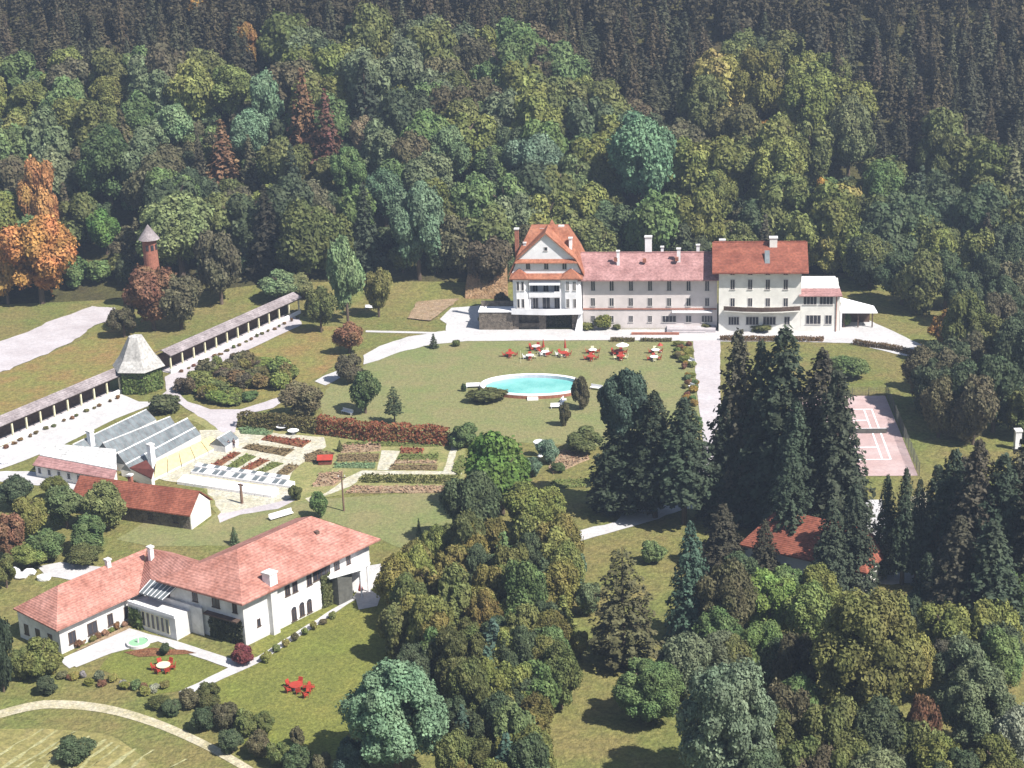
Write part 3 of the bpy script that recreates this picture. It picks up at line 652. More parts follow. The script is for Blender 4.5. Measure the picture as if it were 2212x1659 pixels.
# annex
ax_ = thing('annex', 'low cream annex with pent roof bright with sun glare at the right end of the hotel', 'building', H0(62, 0, 0))
ZX = zp(H0, 62, 1.2, 637); ZXT = zp(H0, 62, -7, 597); zk = ZX + (ZXT - ZX) * .38; nk = 1.9 - 8.9 * .38
walls(ax_, H0, 58.22, 65.9, -7, 1.2, 0, ZX - .25, 'wallc')
b = MB(); b.hull8([H0(58.22, 1.2, ZX - .25), H0(65.9, 1.2, ZX - .25), H0(65.9, -7, ZX - .25), H0(58.22, -7, ZX - .25)], [H0(58.22, 1.19, ZX - .2), H0(65.9, 1.19, ZX - .2), H0(65.9, -7, ZXT - .3), H0(58.22, -7, ZXT - .3)]); b.build('gable_wall', M['wallc'], ax_)
MB().slab([H0(57.8, 1.9, ZX), H0(66.3, 1.9, ZX), H0(66.0, nk, zk), H0(58.0, nk, zk)], .18).build('tiled_eaves', M['tilepink'], ax_)
MB().slab([H0(58.0, nk - .003, zk + .03), H0(66.0, nk - .003, zk + .03), H0(65.4, -7.2, ZXT), H0(58.6, -7.2, ZXT)], .18).build('upper_roof', M['paleroof_glare'], ax_)  # pale slab: sunlight reflected off the upper roof, put into its colour
for x, y, ww, hh in ((1750, 649, 2.7, 1.7), (1785, 649, 2.7, 1.7), (1757, 690, 3.0, 1.9), (1789.5, 690, 1.4, 1.9)):
    u, z = wp(HB, x, y); window(ax_, HB, u, z - hh / 2, ww, hh, panes=4 if ww > 2 else 2)
# drain pipe and porch
MB().tube(H0(65.2, 1.3, .1), H0(65.2, 1.3, ZX - .3), .09, .09).build('drain_pipe', M['trimred'], ax_)
po = thing('porch', 'white flat canopy on dark posts beside the annex, far right of the hotel', 'porch', H0(69, 0, 0))
z0 = zp(H0, 66, -2, 650); z1 = zp(H0, 73, -2, 668)
MB().slab([H0(66.4, .6, 3.9), H0(73.6, -1.6, 3.2), H0(73.2, -5.8, 3.3), H0(66.4, -5.6, 5.2)], .2).build('roof', M['white'], po)
MB().box(H0, 66.5, 72.4, -5.4, -5.1, 0, 3.1).build('wall', M['framedark'], po)
for u in (67, 69.8, 72.6): MB().box(H0, u - .12, u + .12, -1.7, -1.46, 0, 3.3).build('post', M['framedark'], po)
MB().box(H0, 66.0, 66.38, -4, .9, 0, 4.3).build('side_wall', M['wallw'], po)
# small structure behind left : eroded bank and shed
# ------------------------------------------------------------------ villa (three roofs round a court)
A0 = at(532, 1396); A1 = at(802, 1262)
vl = thing('villa', 'two storey villa with big terracotta hipped roofs and a low side wing, lower left', 'villa', (A0[0], A0[1], 0))
aU = math.degrees(math.atan2(A1[1] - A0[1], A1[0] - A0[0])); LU = math.hypot(A1[0] - A0[0], A1[1] - A0[1])
aV = -33.; VW = 13.                     # back corner direction is opposite of aV
V0 = Frame(A0[0], A0[1], aU, aV)        # u along the sunny front, n outwards to the path
ZV = 7.0; ZVR = 10.5
MB().prism([V0(u, n, 0)[:2] for u, n in ((0, 0), (LU, 0), (LU, -VW), (0, -VW))], 0, ZV - .1).build('wall', M['wallg'], vl)
MB().box(V0, .9, 4.2, .003, .05, .3, 3.9).build('sunlit_wall_panel', M['wallw'], vl); MB().box(V0, 5.4, 13.8, .003, .05, .3, 4.0).build('sunlit_wall_panel', M['wallw'], vl)  # white panels put sunlight below the eave shade into the wall colour
gable_roof(vl, V0, 0, LU, -VW, 0, ZV - .1, ZVR, 'tilevilla', ov=1.15, th=.25, hipl=7.2, hipr=4.8, name='main_roof')
MB().box(V0, 4.2, 5.35, .003, .75, 0, ZV - .4).build('chimney_breast', M['wallg'], vl)
chimney(vl, V0, 5.0, .0, ZV - .3, 9.0, 1.3, 1.3)
# openings on the front
for x, y, ww, hh in ((637, 1272, .9, 1.5), (621, 1281, .9, 1.5), (668, 1258, .9, 1.6), (694, 1236, 3.2, 1.7), (727, 1219, 1.0, 1.7), (752, 1207, .8, 1.7)):
    u, z = wp(V0, x, y); window(vl, V0, u, max(4.35, min(z - hh / 2, 4.9)), ww, min(hh, 1.5), panes=2 if ww < 2 else 4, mt='framedark')
FV = Frame(*V0(0, .05, 0)[:2], aU, aV)
for x, y in ((635, 1327), (652, 1317), (668, 1310)):
    u, z = wp(FV, x, y); o = window(vl, FV, u, z - .9, .9, 1.6, mt='framedark', name='arched_window', panes=2)
    b = MB(); b.poly([FV(u + .45 * math.cos(t), .075, z + .7 + .45 * math.sin(t)) for t in np.linspace(0, math.pi, 9)]); b.build('arch', M['glass'], o)
u, z = wp(FV, 552, 1360); window(vl, FV, 2.4, 2.0, .6, 1.1, mt='framedark', panes=1)
# side wall (faces the court)
W0 = Frame(*V0(0, -VW, 0)[:2], aV, aV - 90 + 0)  # u from the back corner to the front corner, outward = left-front
LW_ = VW
def Wf(u, n, z):
    p = V0(0, -VW + u, z); return (p[0] + math.cos(R(aV - 90)) * n, p[1] + math.sin(R(aV - 90)) * n, z)
for u, z, ww, hh in ((4.6, 4.6, .9, 1.5), (8.3, 4.6, 1.3, 1.5), (11.6, 4.6, .8, 1.5), (3.9, 2.6, .7, .6), (8.0, 1.2, 1.0, 1.6), (11.2, 1.2, .8, 1.6)):
    window(vl, Wf, u, z, ww, hh, mt='framedark')
MB().box(Wf, 6.6, 12.4, .003, .9, 3.6, 3.8).build('wooden_balcony', M['framedark'], vl)
# low left wing
B1 = at(122, 1400); E0 = at(28, 1314, 4.2); E1 = at(122, 1362, 4.2); E2 = at(300, 1281, 4.2)
LL = math.hypot(E2[0] - E1[0], E2[1] - E1[1]); aL = math.degrees(math.atan2(E2[1] - E1[1], E2[0] - E1[0])); LWd = math.hypot(E0[0] - E1[0], E0[1] - E1[1])
L0 = Frame(E1[0] + .35, E1[1] + .6, aL, aL - 88)
MB().prism([L0(u, n, 0)[:2] for u, n in ((.3, -.8), (LL + 5, -.8), (LL + 5, -LWd + .8), (.3, -LWd + .8))], 0, 4.1).build('wing_wall', M['wallg'], vl)
R0 = at(125, 1264, 7.4); R1 = at(317, 1184, 7.5); BC = at(415, 1213, 6.95); K = at(383, 1262, 6.95)
e0, e1, e2 = (*E0, 4.2), (*E1, 4.2), (*E2, 4.2); r0, r1 = (*R0, 7.4), (*R1, 7.5)
bk0 = (E0[0], E0[1], 3.5); bk1 = (R1[0] - 4.2, R1[1] + 4.0, 4.2)
b = MB(); b.poly([e1, e2, r1, r0]); b.poly([e0, e1, r0]); bb0 = e0; b.poly([e0, r0, r1, bk1]); b.poly([(e0[0], e0[1], 4.0), (e1[0], e1[1], 4.0), (e2[0], e2[1], 4.0), (bk1[0], bk1[1], 4.0)])
b.poly([e0, e1, (e1[0], e1[1], 4.0), (e0[0], e0[1], 4.0)]); b.poly([e1, e2, (e2[0], e2[1], 4.0), (e1[0], e1[1], 4.0)]); b.poly([bk1, e0, (e0[0], e0[1], 4.0), (bk1[0], bk1[1], 4.0)]); b.poly([e2, r1, bk1, (bk1[0], bk1[1], 4.0), (e2[0], e2[1], 4.0)])
b.build('wing_roof', M['tilevilla'], vl)
# connecting wing: its slope continues the plane of the main hip down to the low wing
k1 = (e2[0] + .02, e2[1] + .02, 4.22); Qp = at(415, 1213, 8.7); P5 = at(326, 1252, 5.9)
kk = V0(-1.0, -8.2, 6.8); mback = V0(-1.0, -13.6, 6.8)
P = [k1, (*P5, 5.9), kk, V0(2.2, -8.6, 8.5), (*Qp, 8.7), (r1[0] + .05, r1[1] + .02, 7.52)]
b = MB(); n_ = len(P); b.v = [tuple(p) for p in P] + [(p[0] + 2.6, p[1] + 3.2, p[2] - 2.2) for p in P]
b.f = [(0, 1, 5), (1, 4, 5), (1, 2, 4), (2, 3, 4)] + [(i, (i + 1) % n_, n_ + (i + 1) % n_, n_ + i) for i in range(n_)]
b.build('link_roof', M['tilevilla'], vl); ridge1 = r1
bx = [(k1[0] + 1.2, k1[1] + .4), (kk[0] + 1.5, kk[1] - .4), (mback[0] + 4, mback[1] + 4.2), (ridge1[0] + 2.5, ridge1[1] + 3)]
MB().prism(bx, 0, 4.1).build('link_wall', M['wallg'], vl)
# conservatory in the corner: flat parapet, glazed top light
Q = Frame(*at(283, 1345), math.degrees(math.atan2(-.50, .86)), None)
q0 = at(281, 1350); q1 = at(385, 1385); QF, QL = fr_pts(q0, q1, -90)
MB().box(QF, 0, QL - .2, -3.5, 0, 0, 3.3).build('garden_room', M['wallg'], vl); MB().box(QF, 0, QL - .2, -.25, .12, 3.3, 3.75).build('parapet', M['wallw'], vl)
for i in range(6): window(vl, QF, 2.9 + i * .9, .7, .7, 2.2, n=0.0, panes=1, sill=False, mt='cream')
t0, t1, t2, t3 = at(301, 1280, 4.7), at(350, 1296, 4.7), at(381, 1268, 6.2), at(326, 1252, 6.2)
MB().slab([(*t0, 4.7), (*t1, 4.7), (*t2, 6.2), (*t3, 6.2)], .15).build('glass_roof', M['ghglass'], vl)
b = MB()
for i in range(7):
    f = i / 6; a = [t0[j] * (1 - f) + t1[j] * f for j in (0, 1)]; c = [t3[j] * (1 - f) + t2[j] * f for j in (0, 1)]; b.tube((*a, 4.74), (*c, 6.24), .06, .06, 4)
b.build('glazing_bars', M['white'], vl)
for u, ww in ((2.2, 1.2), (5.5, 1.6), (8.5, .9), (11.5, 1.3)): window(vl, lambda a, n, z: L0(a, n - .8, z), u, .9, ww, 1.7, mt='framedark')
SL = fr_pts(L0(.3, -LWd + .8, 0)[:2], L0(.3, -.8, 0)[:2], -90)
for u in (1.6, 4.0, 6.6): window(vl, SL[0], u, .9, .9, 1.5, mt='framedark')
def vchim(px, py, zt, zb, w_=.6):
    x, y = at(px, py, zt); f = Frame(x, y, aU); chimney(vl, f, 0, 0, zb, zt, w_, w_)
vchim(232, 1207, 8.4, 5.4); vchim(324, 1180, 9.0, 6.4)
# hearth of the link roof, roof vent
x, y = at(684, 1150, 9.3); MB().box(Frame(x, y, aU), -.3, .3, -.3, .3, 8.6, 9.5).build('roof_vent', M['framedark'], vl)
x, y = at(118, 1325, 4.6); MB().box(Frame(x, y, aU), -.4, .4, -.3, .3, 4.3, 5.1).build('skylight', M['ghglass'], vl)
# porch with flat white roof at the villa's right end
p_ = [V0(14.9, .004, 0)[:2], at(712, 1248, 4.6), at(782, 1228, 4.6), at(800, 1214, 4.6), V0(20.2, .004, 0)[:2]]
vp = thing('garden_pavilion', 'flat white roofed porch on dark walls at the right end of the villa', 'porch', (*p_[0], 0))
MB().slab([(*p, 4.6) for p in p_], .25).build('roof', M['white'], vp)
MB().box(V0, 15.7, 18.4, .003, 1.3, 0, 4.34).build('wall', M['mesh'], vp)
for u, n in ((21.2, 1.5), (19.2, 2.1)): MB().tube(V0(u, n, 0), V0(u, n, 4.34), .12, .12).build('post', M['white'], vp)

# ------------------------------------------------------------------ gallery (covered walk) and pavilion
def gallery(pb0, pb1, nb, label, endg=False):
    a, b_ = at(*pb0), at(*pb1); fr, L = fr_pts(a, b_, -90)
    g = thing('covered_walk', label, 'gallery', (*a, 0))
    MB().box(fr, -.3, L + .3, -3.4, -3.1, 0, 3.3).build('back_wall', M['framedark'], g)
    MB().box(fr, -.3, L + .3, -.3, 0, 0, .85).build('parapet', M['wallw'], g)
    MB().box(fr, -.3, L + .3, -3.1, -.3, 0, .12).build('floor', M['gravelpink'], g)
    ze, zr_ = 3.6, 4.5
    b = MB(); th = .16
    b.hull8([fr(-.5, .4, ze), fr(L + .5, .4, ze), fr(L + .5, -1.7, zr_), fr(-.5, -1.7, zr_)], [fr(-.5, .4, ze + th), fr(L + .5, .4, ze + th), fr(L + .5, -1.7, zr_ + th), fr(-.5, -1.7, zr_ + th)])
    b.hull8([fr(-.5, -1.7, zr_), fr(L + .5, -1.7, zr_), fr(L + .5, -3.7, ze), fr(-.5, -3.7, ze)], [fr(-.5, -1.7, zr_ + th), fr(L + .5, -1.7, zr_ + th), fr(L + .5, -3.7, ze + th), fr(-.5, -3.7, ze + th)])
    b.build('roof', M['tilegrey'], g)
    MB().box(fr, -.3, L + .3, -.28, -.05, 3.2, 3.6).build('beam', M['framedark'], g)
    for i in range(nb + 1):
        u = L * i / nb; MB().box(fr, u - .14, u + .14, -.29, -.01, .85, 3.2).build('post', M['cream'], g)
    return fr, L
gf1, gl1 = gallery((-32, 978), (262, 850), 10, 'open timber walk with grey tiled roof and pale posts, left of the hexagonal pavilion')
gf2, gl2 = gallery((372, 806), (648, 679), 12, 'open timber walk with grey tiled roof climbing right from the hexagonal pavilion to the wood')
k = 0
for fr, L, lab in ((gf1, gl1, 'flowering plant in the row along the left covered walk'), (gf2, gl2, 'flowering plant in the row along the right covered walk')):
    for i in range(int(L / 2.0)):
        u = 1.0 + i * 2.0 + rng.normal(0, .3); p = fr(u, 1.5 + rng.normal(0, .15), 0)
        shrub(p[0], p[1], .35 + rng.random() * .3, .5 + rng.random() * .4, (.15, .14, .06) if rng.random() < .5 else (.2, .12, .06), lab, group=lab.replace('flowering plant in the row', 'flowering plants'), name='flowering_plant', world=True, cat='plant')
pc = at(305, 838); PV = Frame(pc[0], pc[1], 52.)
pv = thing('hexagonal_pavilion', 'ivy clad pavilion with tall pale hexagonal roof between the two covered walks', 'pavilion', (*pc, 0))
hexp = lambda r, z, k=6, off=0: [PV(r * math.cos(R(60 * i + off)), r * math.sin(R(60 * i + off)), z) for i in range(k)]
zpe = 4.6
MB().hull8(hexp(4.1, 0), hexp(4.1, zpe)).build('wall', M['stone'], pv)
rp = [hexp(5.2, zpe - .1), hexp(3.6, zpe + 1.9), hexp(1.45, zpe + 5.7)]
b = MB(); b.hull8(rp[0], rp[1]); b.f.pop(1); b.hull8(rp[1], rp[2]); b.f.pop(6 + 1 if False else len(b.f) - 8); b.build('roof', M['pavroof'], pv)
C = []; N = []
for i in range(6):
    a = np.array(PV(4.15 * math.cos(R(60 * i)), 4.15 * math.sin(R(60 * i)), 0)); c = np.array(PV(4.15 * math.cos(R(60 * i + 60)), 4.15 * math.sin(R(60 * i + 60)), 0))
    n = 420; t = rng.random((n, 1)); q = a + (c - a) * t; q[:, 2] = rng.random(n) * (zpe - .3); nn = (a + c) / 2 - np.array([pc[0], pc[1], 0]); nn /= np.linalg.norm(nn)
    C.append(q + nn * rng.uniform(.05, .4, (n, 1)) - np.array([pc[0], pc[1], 0])); N.append(nn + rng.normal(0, .4, (n, 3)))
C = np.concatenate(C); me = quads_mesh('ivy', C, np.concatenate(N), rng.uniform(.15, .3, len(C))); o = bpy.data.objects.new('ivy', me); COL.objects.link(o); o.parent = pv; o.color = (.11, .15, .045, 1)
# ivy on villa
def ivy(root, fr, u0, u1, z0, z1, n, col, name='ivy', depth=.35, d0=.03):
    u = rng.uniform(u0, u1, n); z = z0 + (z1 - z0) * rng.random(n) ** 1.1
    off = np.array(ROOT[root.name]); P = np.array([fr(a, rng.uniform(d0, depth), c) for a, c in zip(u, z)]) - off
    nn = np.array(fr(0, 1, 0)) - np.array(fr(0, 0, 0)); me = quads_mesh(name, P, nn + rng.normal(0, .45, (n, 3)), rng.uniform(.12, .26, n)); o = bpy.data.objects.new(name, me); COL.objects.link(o); o.parent = root; o.color = (*col, 1)
ivy(vl, V0, 13.9, 15.6, 0, 4.8, 900, (.11, .12, .05)); ivy(vl, Wf, 7.0, 12.7, 0, 3.6, 1100, (.06, .065, .035)); ivy(vl, QF, .1, 2.6, 0, 2.8, 350, (.09, .12, .04))
ivy(gh, H0, 6.9, 12.0, .0, 3.0, 500, (.06, .06, .03), depth=-1.6, d0=-1.95)
# round tower in the trees
tx, ty = at(338, 672); TF = Frame(tx, ty, 0)
tw_ = thing('round_tower', 'slim red brown brick tower with pale conical roof rising out of the trees upper left', 'tower', (tx, ty, 0))
zt = zp(TF, 0, 0, 519); za = zp(TF, 0, 0, 485)
MB().tube((tx, ty, 0), (tx, ty, zt), 1.75, 1.5, 20).build('shaft', M['brick'], tw_); MB().tube((tx, ty, zt + .003), (tx, ty, zt + .35), 1.75, 1.75, 20).build('cornice', M['trimred'], tw_)
MB().tube((tx, ty, zt + .3), (tx, ty, za), 2.3, .05, 20).build('roof', M['tilegrey'], tw_)
for a in (-60, -100, -20):
    f = Frame(tx + 1.54 * math.cos(R(a)), ty + 1.54 * math.sin(R(a)), a + 90); MB().box(f, -.3, .3, -.1, .05, zt - 2, zt - .8).build('window', M['glass'], tw_)

# ------------------------------------------------------------------ greenhouses and garden sheds
def Z4(x, y): return 34.56 + x * .23435, 829.44 + y * .23435     # close-up -> photo
def gpt(x, y, z=0.): return at(*Z4(x, y), z)
def greenhouse(c, ridge, ze, zr_, label, glass='ghglass', white_ridge=False, bars=14):
    """c: four eave corners (world), ridge: two ends"""
    o = thing('greenhouse', label, 'greenhouse', (c[0][0], c[0][1], 0))
    inset = [(p[0], p[1]) for p in c]
    MB().prism(inset, 0, ze - .05).build('side_wall', M['wallg'], o)
    e = [(p[0], p[1], ze) for p in c]; r = [(ridge[0][0], ridge[0][1], zr_), (ridge[1][0], ridge[1][1], zr_)]
    b = MB(); b.v = e + r; b.f = [(0, 1, 5, 4), (2, 3, 4, 5), (1, 2, 5), (3, 0, 4), (3, 2, 1, 0)]; b.build('glass_roof', M[glass], o)
    b = MB()
    for i in range(bars + 1):
        t = i / bars
        for (p, q) in ((0, 1), (3, 2)):
            a = [e[p][j] * (1 - t) + e[q][j] * t for j in (0, 1, 2)]; d = [r[0][j] * (1 - t) + r[1][j] * t for j in (0, 1, 2)]; a[2] += .02; d[2] += .02; b.tube(a, d, .035, .035, 4)
    b.build('glazing_bars', M['tilegrey'], o)
    MB().tube(r[0], r[1], .11, .11, 6).build('ridge', M['white' if white_ridge else 'wallg'], o)
    return o
def ghouse(front, back, wid, ze, zr_, label, **k):
    """front/back: end points of the centre line in the photo (close-up coordinates, at ridge height); wid metres"""
    a, b_ = gpt(*front, zr_), gpt(*back, zr_); fr, L = fr_pts(a, b_, -90)
    return greenhouse([fr(0, wid / 2, 0)[:2], fr(L, wid / 2, 0)[:2], fr(L, -wid / 2, 0)[:2], fr(0, -wid / 2, 0)[:2]], [a, b_], ze, zr_, label, **k)
ghouse((520, 560), (1200, 235), 4.2, 1.0, 2.6, 'greenhouse nearest the covered walk, leftmost of the three long glass roofs')
ghouse((800, 545), (1420, 300), 3.4, 1.3, 3.0, 'middle greenhouse of the three long parallel glass roofs')
ghouse((935, 640), (1580, 315), 3.4, 1.4, 3.2, 'third greenhouse, longest of the three glass roofs, with pale ridge', white_ridge=True)
ghouse((1010, 740), (1650, 400), 2.2, 1.2, 2.3, 'narrow lean-to greenhouse in front of the long glass roofs, beside the white chimney', white_ridge=True)
# white chimney stacks of the greenhouse boiler
for (x, y, h_, lab) in ((1262, 800, 4.6, 'tall white chimney stack at the corner of the straw covered frames'), (705, 640, 4.0, 'short white chimney stack rising behind the white potting shed roof')):
    X, Y = gpt(x, y); f = Frame(X, Y, 52); o = thing('chimney_stack', lab, 'chimney', (X, Y, 0)); MB().box(f, -.45, .45, -.45, .45, 0, h_).build('shaft', M['white'], o); MB().box(f, -.55, .55, -.55, .55, h_ + .003, h_ + .25).build('cap', M['wallg'], o)
# potting shed
def shed(cs, z0, z1, label, roofm, roofm2=None, cat='shed', name='potting_shed'):
    pts = [gpt(x, y, z) for x, y, z in cs]; o = thing(name, label, cat, (*pts[0], 0)); zz = [c[2] for c in cs]
    cx_ = sum(p[0] for p in pts) / 4; cy_ = sum(p[1] for p in pts) / 4; ins = [(p[0] * .95 + cx_ * .05, p[1] * .95 + cy_ * .05) for p in pts]
    MB().hull8([(p[0], p[1], 0) for p in ins], [(p[0], p[1], z - .25) for p, z in zip(ins, zz)]).build('wall', M['wallc'], o)
    MB().slab([(p[0], p[1], z) for p, z in zip(pts, zz)], .18).build('roof', M[roofm], o); return o, pts
o, pp = shed([(215, 655, 3.2), (930, 790, 3.2), (920, 600, 4.4), (300, 545, 4.4)], 0, 0, 'white roofed potting shed across the lower ends of the greenhouses', 'paleroof_glare')
a = [gpt(150, 745, 2.3), gpt(900, 880, 2.3), gpt(925, 795, 3.15), gpt(212, 660, 3.15)]
MB().slab([(*a[0], 2.3), (*a[1], 2.3), (*a[2], 3.15), (*a[3], 3.15)], .15).build('tiled_eaves', M['tilepink'], o)
ins = [(a[0][0] + .3, a[0][1] + .5), (a[1][0] - .3, a[1][1] + .5), a[2], a[3]]
MB().hull8([(p[0], p[1], 0) for p in ins], [(p[0], p[1], z) for p, z in zip(ins, (2.1, 2.1, 2.8, 2.8))]).build('front_wall', M['wallc'], o)
fr, L = fr_pts(ins[0], ins[1], -90)
for i in range(8): window(o, fr, .9 + i * (L - 1.8) / 7, .7, .8, 1.1, panes=1, mt='wallw')
# yellow matted frames
q = [gpt(1270, 870, .5), gpt(1890, 560, .5), gpt(1800, 478, 1.6), gpt(1290, 715, 1.6)]
fr, L = fr_pts(q[0], q[1], -90)
for i in range(5):
    t0_, t1_ = (i + .02) / 5, (i + .97) / 5
    lp = lambda t, z0, z1, a, b: (a[0] * (1 - t) + b[0] * t, a[1] * (1 - t) + b[1] * t)
    A_, B_, C2, D_ = lp(t0_, 0, 0, q[0], q[1]), lp(t1_, 0, 0, q[0], q[1]), lp(t1_, 0, 0, q[3], q[2]), lp(t0_, 0, 0, q[3], q[2])
    lab = ['straw mat covered frame nearest the white chimney stack', 'second straw matted frame from the white chimney stack', 'middle one of the five straw matted frames', 'fourth straw matted frame from the white chimney stack', 'straw matted frame next to the small glazed end house'][i]
    o = thing('cold_frame', lab, 'cold frame', (*A_, 0), 'straw matted frames')
    MB().hull8([(*A_, 0), (*B_, 0), (*C2, 0), (*D_, 0)], [(*A_, .42), (*B_, .42), (*C2, 1.5), (*D_, 1.5)]).build('box', M['wallg'], o)
    MB().slab([(*A_, .5), (*B_, .5), (*C2, 1.6), (*D_, 1.6)], .06).build('straw_mat', M['mat'], o)
ghouse((1850, 505), (1975, 430), 3.2, 1.2, 2.4, 'small glazed end house beyond the straw matted frames', bars=4)
# dark red boiler shed
o, _ = shed([(1045, 770, 2.0), (1250, 870, 2.0), (1270, 790, 3.2), (1200, 700, 3.4)], 0, 0, 'small dark red shed between the white chimney and the long red barn', 'darkred', name='boiler_shed')
# long red roofed barn
b0, b1 = at(250, 1122), at(411, 1160 - 24); 
e = [at(172, 1082, 2.6), at(410, 1114, 2.6)]
fr, L = fr_pts(at(150, 1078, 2.6), at(410, 1114, 2.6), -90); g1 = at(470, 1080, 2.6); Wd = math.hypot(g1[0] - fr(L, 0, 0)[0], g1[1] - fr(L, 0, 0)[1]) ; Wd = min(max(Wd, 5), 8.5)
br_ = thing('barn', 'long low barn with bright red tiled roof and pale gable, left of the cold frames', 'barn', fr(0, 0, 0))
MB().box(fr, .4, L - .4, -Wd + .5, -.5, 0, 2.5).build('wall', M['stone'], br_)
zrb = 2.6 + (Wd / 2) * .82
b = MB(); b.v = [fr(0, 0, 2.6), fr(L, 0, 2.6), fr(L, -Wd, 2.6), fr(0, -Wd, 2.6), fr(0, -Wd / 2, zrb), fr(L, -Wd / 2, zrb)]
b.v += [(p[0], p[1], p[2] - .2) for p in b.v[:6]]; b.f = [(0, 1, 5, 4), (2, 3, 4, 5), (7, 6, 10, 11), (9, 8, 11, 10), (0, 6, 7, 1), (2, 8, 9, 3), (1, 7, 11, 5), (5, 11, 8, 2), (0, 4, 10, 6), (4, 3, 9, 10)]
b.build('roof', M['tilered'], br_)
b = MB(); b.hull8([fr(L - .39, -.5, 2.5), fr(L - .39, -Wd + .5, 2.5), fr(L - .39, -Wd / 2, zrb - .35)], [fr(L - .2, -.5, 2.5), fr(L - .2, -Wd + .5, 2.5), fr(L - .2, -Wd / 2, zrb - .35)]); b.box(fr, L - .38, L - .2, -Wd + .5, -.5, 0, 2.5); b.build('gable_wall', M['wallc'], br_)
for u in (L - 3, L - 7.5): window(br_, fr, u, .8, .9, 1., n=-.5, mt='framedark')
chimney(br_, fr, L * .42, -Wd * .55, 3, zrb + 1.1, .6, .6, 'brick')
# white cold frames with glass lights, two rows
def frames(p0, p1, depth, z0, z1, n, lab, group, mm, alt):
    a, b_ = at(*p0), at(*p1); fr, L = fr_pts(a, b_, -90)
    for i in range(n):
        u0, u1 = L * (i + .03) / n, L * (i + .97) / n
        o = thing('cold_frame', lab, 'cold frame', fr(u0, 0, 0), group)
        MB().hull8([fr(u0, 0, 0), fr(u1, 0, 0), fr(u1, -depth, 0), fr(u0, -depth, 0)], [fr(u0, 0, z0), fr(u1, 0, z0), fr(u1, -depth, z1), fr(u0, -depth, z1)]).build('box', M['wallw'], o)
        MB().slab([fr(u0 + .12, -.1, z0 + .07), fr(u1 - .12, -.1, z0 + .07), fr(u1 - .12, -depth + .1, z1 + .07), fr(u0 + .12, -depth + .1, z1 + .07)], .05).build('glass_light', M[mm[i % len(mm)]], o)
frames((412, 1024), (628, 1056), 1.5, .45, .7, 15, 'white cold frame with a glass light in the upper row beside the vegetable beds', 'upper row of white cold frames', ['ghglass', 'ghglass', 'white'], 1)
frames((420, 1011), (620, 1040), 1.0, .45, .6, 15, 'small white propped light behind the upper row of cold frames', 'propped white lights behind the cold frames', ['white', 'ghglass'], 1)
frames((382, 1046), (588, 1077), 2.2, .5, .9, 11, 'white painted cold frame in the lower row nearest the red barn', 'lower row of white cold frames', ['white'], 1)

# ------------------------------------------------------------------ vegetable beds
def G4(x, y): return 483.84 + x * .27342, 864 + y * .27342
def bed(pts, m, label, conv=G4, h=.16, group='vegetable beds'):
    w_ = densify([at(*conv(x, y)) if conv else at(x, y) for x, y in pts], 1.2, .07)
    cx_ = sum(p[0] for p in w_) / len(w_); cy_ = sum(p[1] for p in w_) / len(w_)
    v = [(p[0], p[1], .04) for p in w_] + [(p[0] * .97 + cx_ * .03, p[1] * .97 + cy_ * .03, h + .06) for p in w_]; n = len(w_)
    tri = tessellate_polygon([[Vector((q[0], q[1], 0)) for q in v[n:]]])
    f = [tuple(n + i for i in t) for t in tri] + [(i, (i + 1) % n, n + (i + 1) % n, n + i) for i in range(n)]
    me = bpy.data.meshes.new('vegetable_bed'); me.from_pydata(v, [], f); me.update(); me.materials.append(M[m]); o = bpy.data.objects.new('vegetable_bed', me); COL.objects.link(o)
    # leafy rows
    a = np.array(w_); lo, hi = a.min(0), a.max(0); k = int((hi[0] - lo[0]) * (hi[1] - lo[1]) * 5); q = rng.uniform(lo, hi, (k, 2)); ins = np.zeros(k, bool)
    for i in range(n):
        x0, y0 = a[i]; x1, y1 = a[(i + 1) % n]; c = ((y0 > q[:, 1]) != (y1 > q[:, 1])) & (q[:, 0] < (x1 - x0) * (q[:, 1] - y0) / (y1 - y0 + 1e-9) + x0); ins ^= c
    q = q[ins]
    if len(q):
        P = np.column_stack([q, np.full(len(q), h + .12) + rng.uniform(0, .2, len(q))]); cm = quads_mesh('crop', P, rng.normal(0, .45, (len(q), 3)) + np.array([0, 0, 1.]), rng.uniform(.12, .26, len(q)))
        c = bpy.data.objects.new('crop', cm); COL.objects.link(c); c.parent = o; cc = {'redsoil': (.22, .07, .04), 'greenbed': (.14, .17, .05), 'brownbed': (.17, .13, .07), 'bluebed': (.13, .2, .1), 'pinkbed': (.30, .2, .13)}[m]; c.color = (*cc, 1); c['kind'] = 'stuff'
    return tag(o, label, 'garden bed', group)
bed([(330, 290), (690, 330), (620, 380), (290, 320)], 'redsoil', 'dark red planted bed right below the two white tables')
bed([(200, 355), (560, 395), (480, 450), (140, 385)], 'brownbed', 'brown planted bed below the dark red one')
bed([(110, 225), (300, 225), (390, 265), (340, 285), (130, 270)], 'bluebed', 'pale green bed at the foot of the hedge corner')
G0 = lambda x, y: (x * .328, 553 + y * .328)
bed([(1540, 1295), (1590, 1300), (1450, 1390), (1380, 1385)], 'redsoil', 'leftmost of the five slanting strip beds, dark red', G0)
bed([(1620, 1310), (1690, 1325), (1540, 1410), (1475, 1400)], 'greenbed', 'second slanting strip bed, olive green', G0)
bed([(1710, 1340), (1780, 1350), (1640, 1420), (1575, 1415)], 'redsoil', 'third slanting strip bed, reddish', G0)
bed([(1800, 1360), (1870, 1370), (1740, 1430), (1680, 1425)], 'greenbed', 'fourth slanting strip bed, mixed olive', G0)
bed([(1900, 1375), (1970, 1385), (1880, 1460), (1800, 1450)], 'brownbed', 'rightmost of the five slanting strip beds, dark brown', G0)
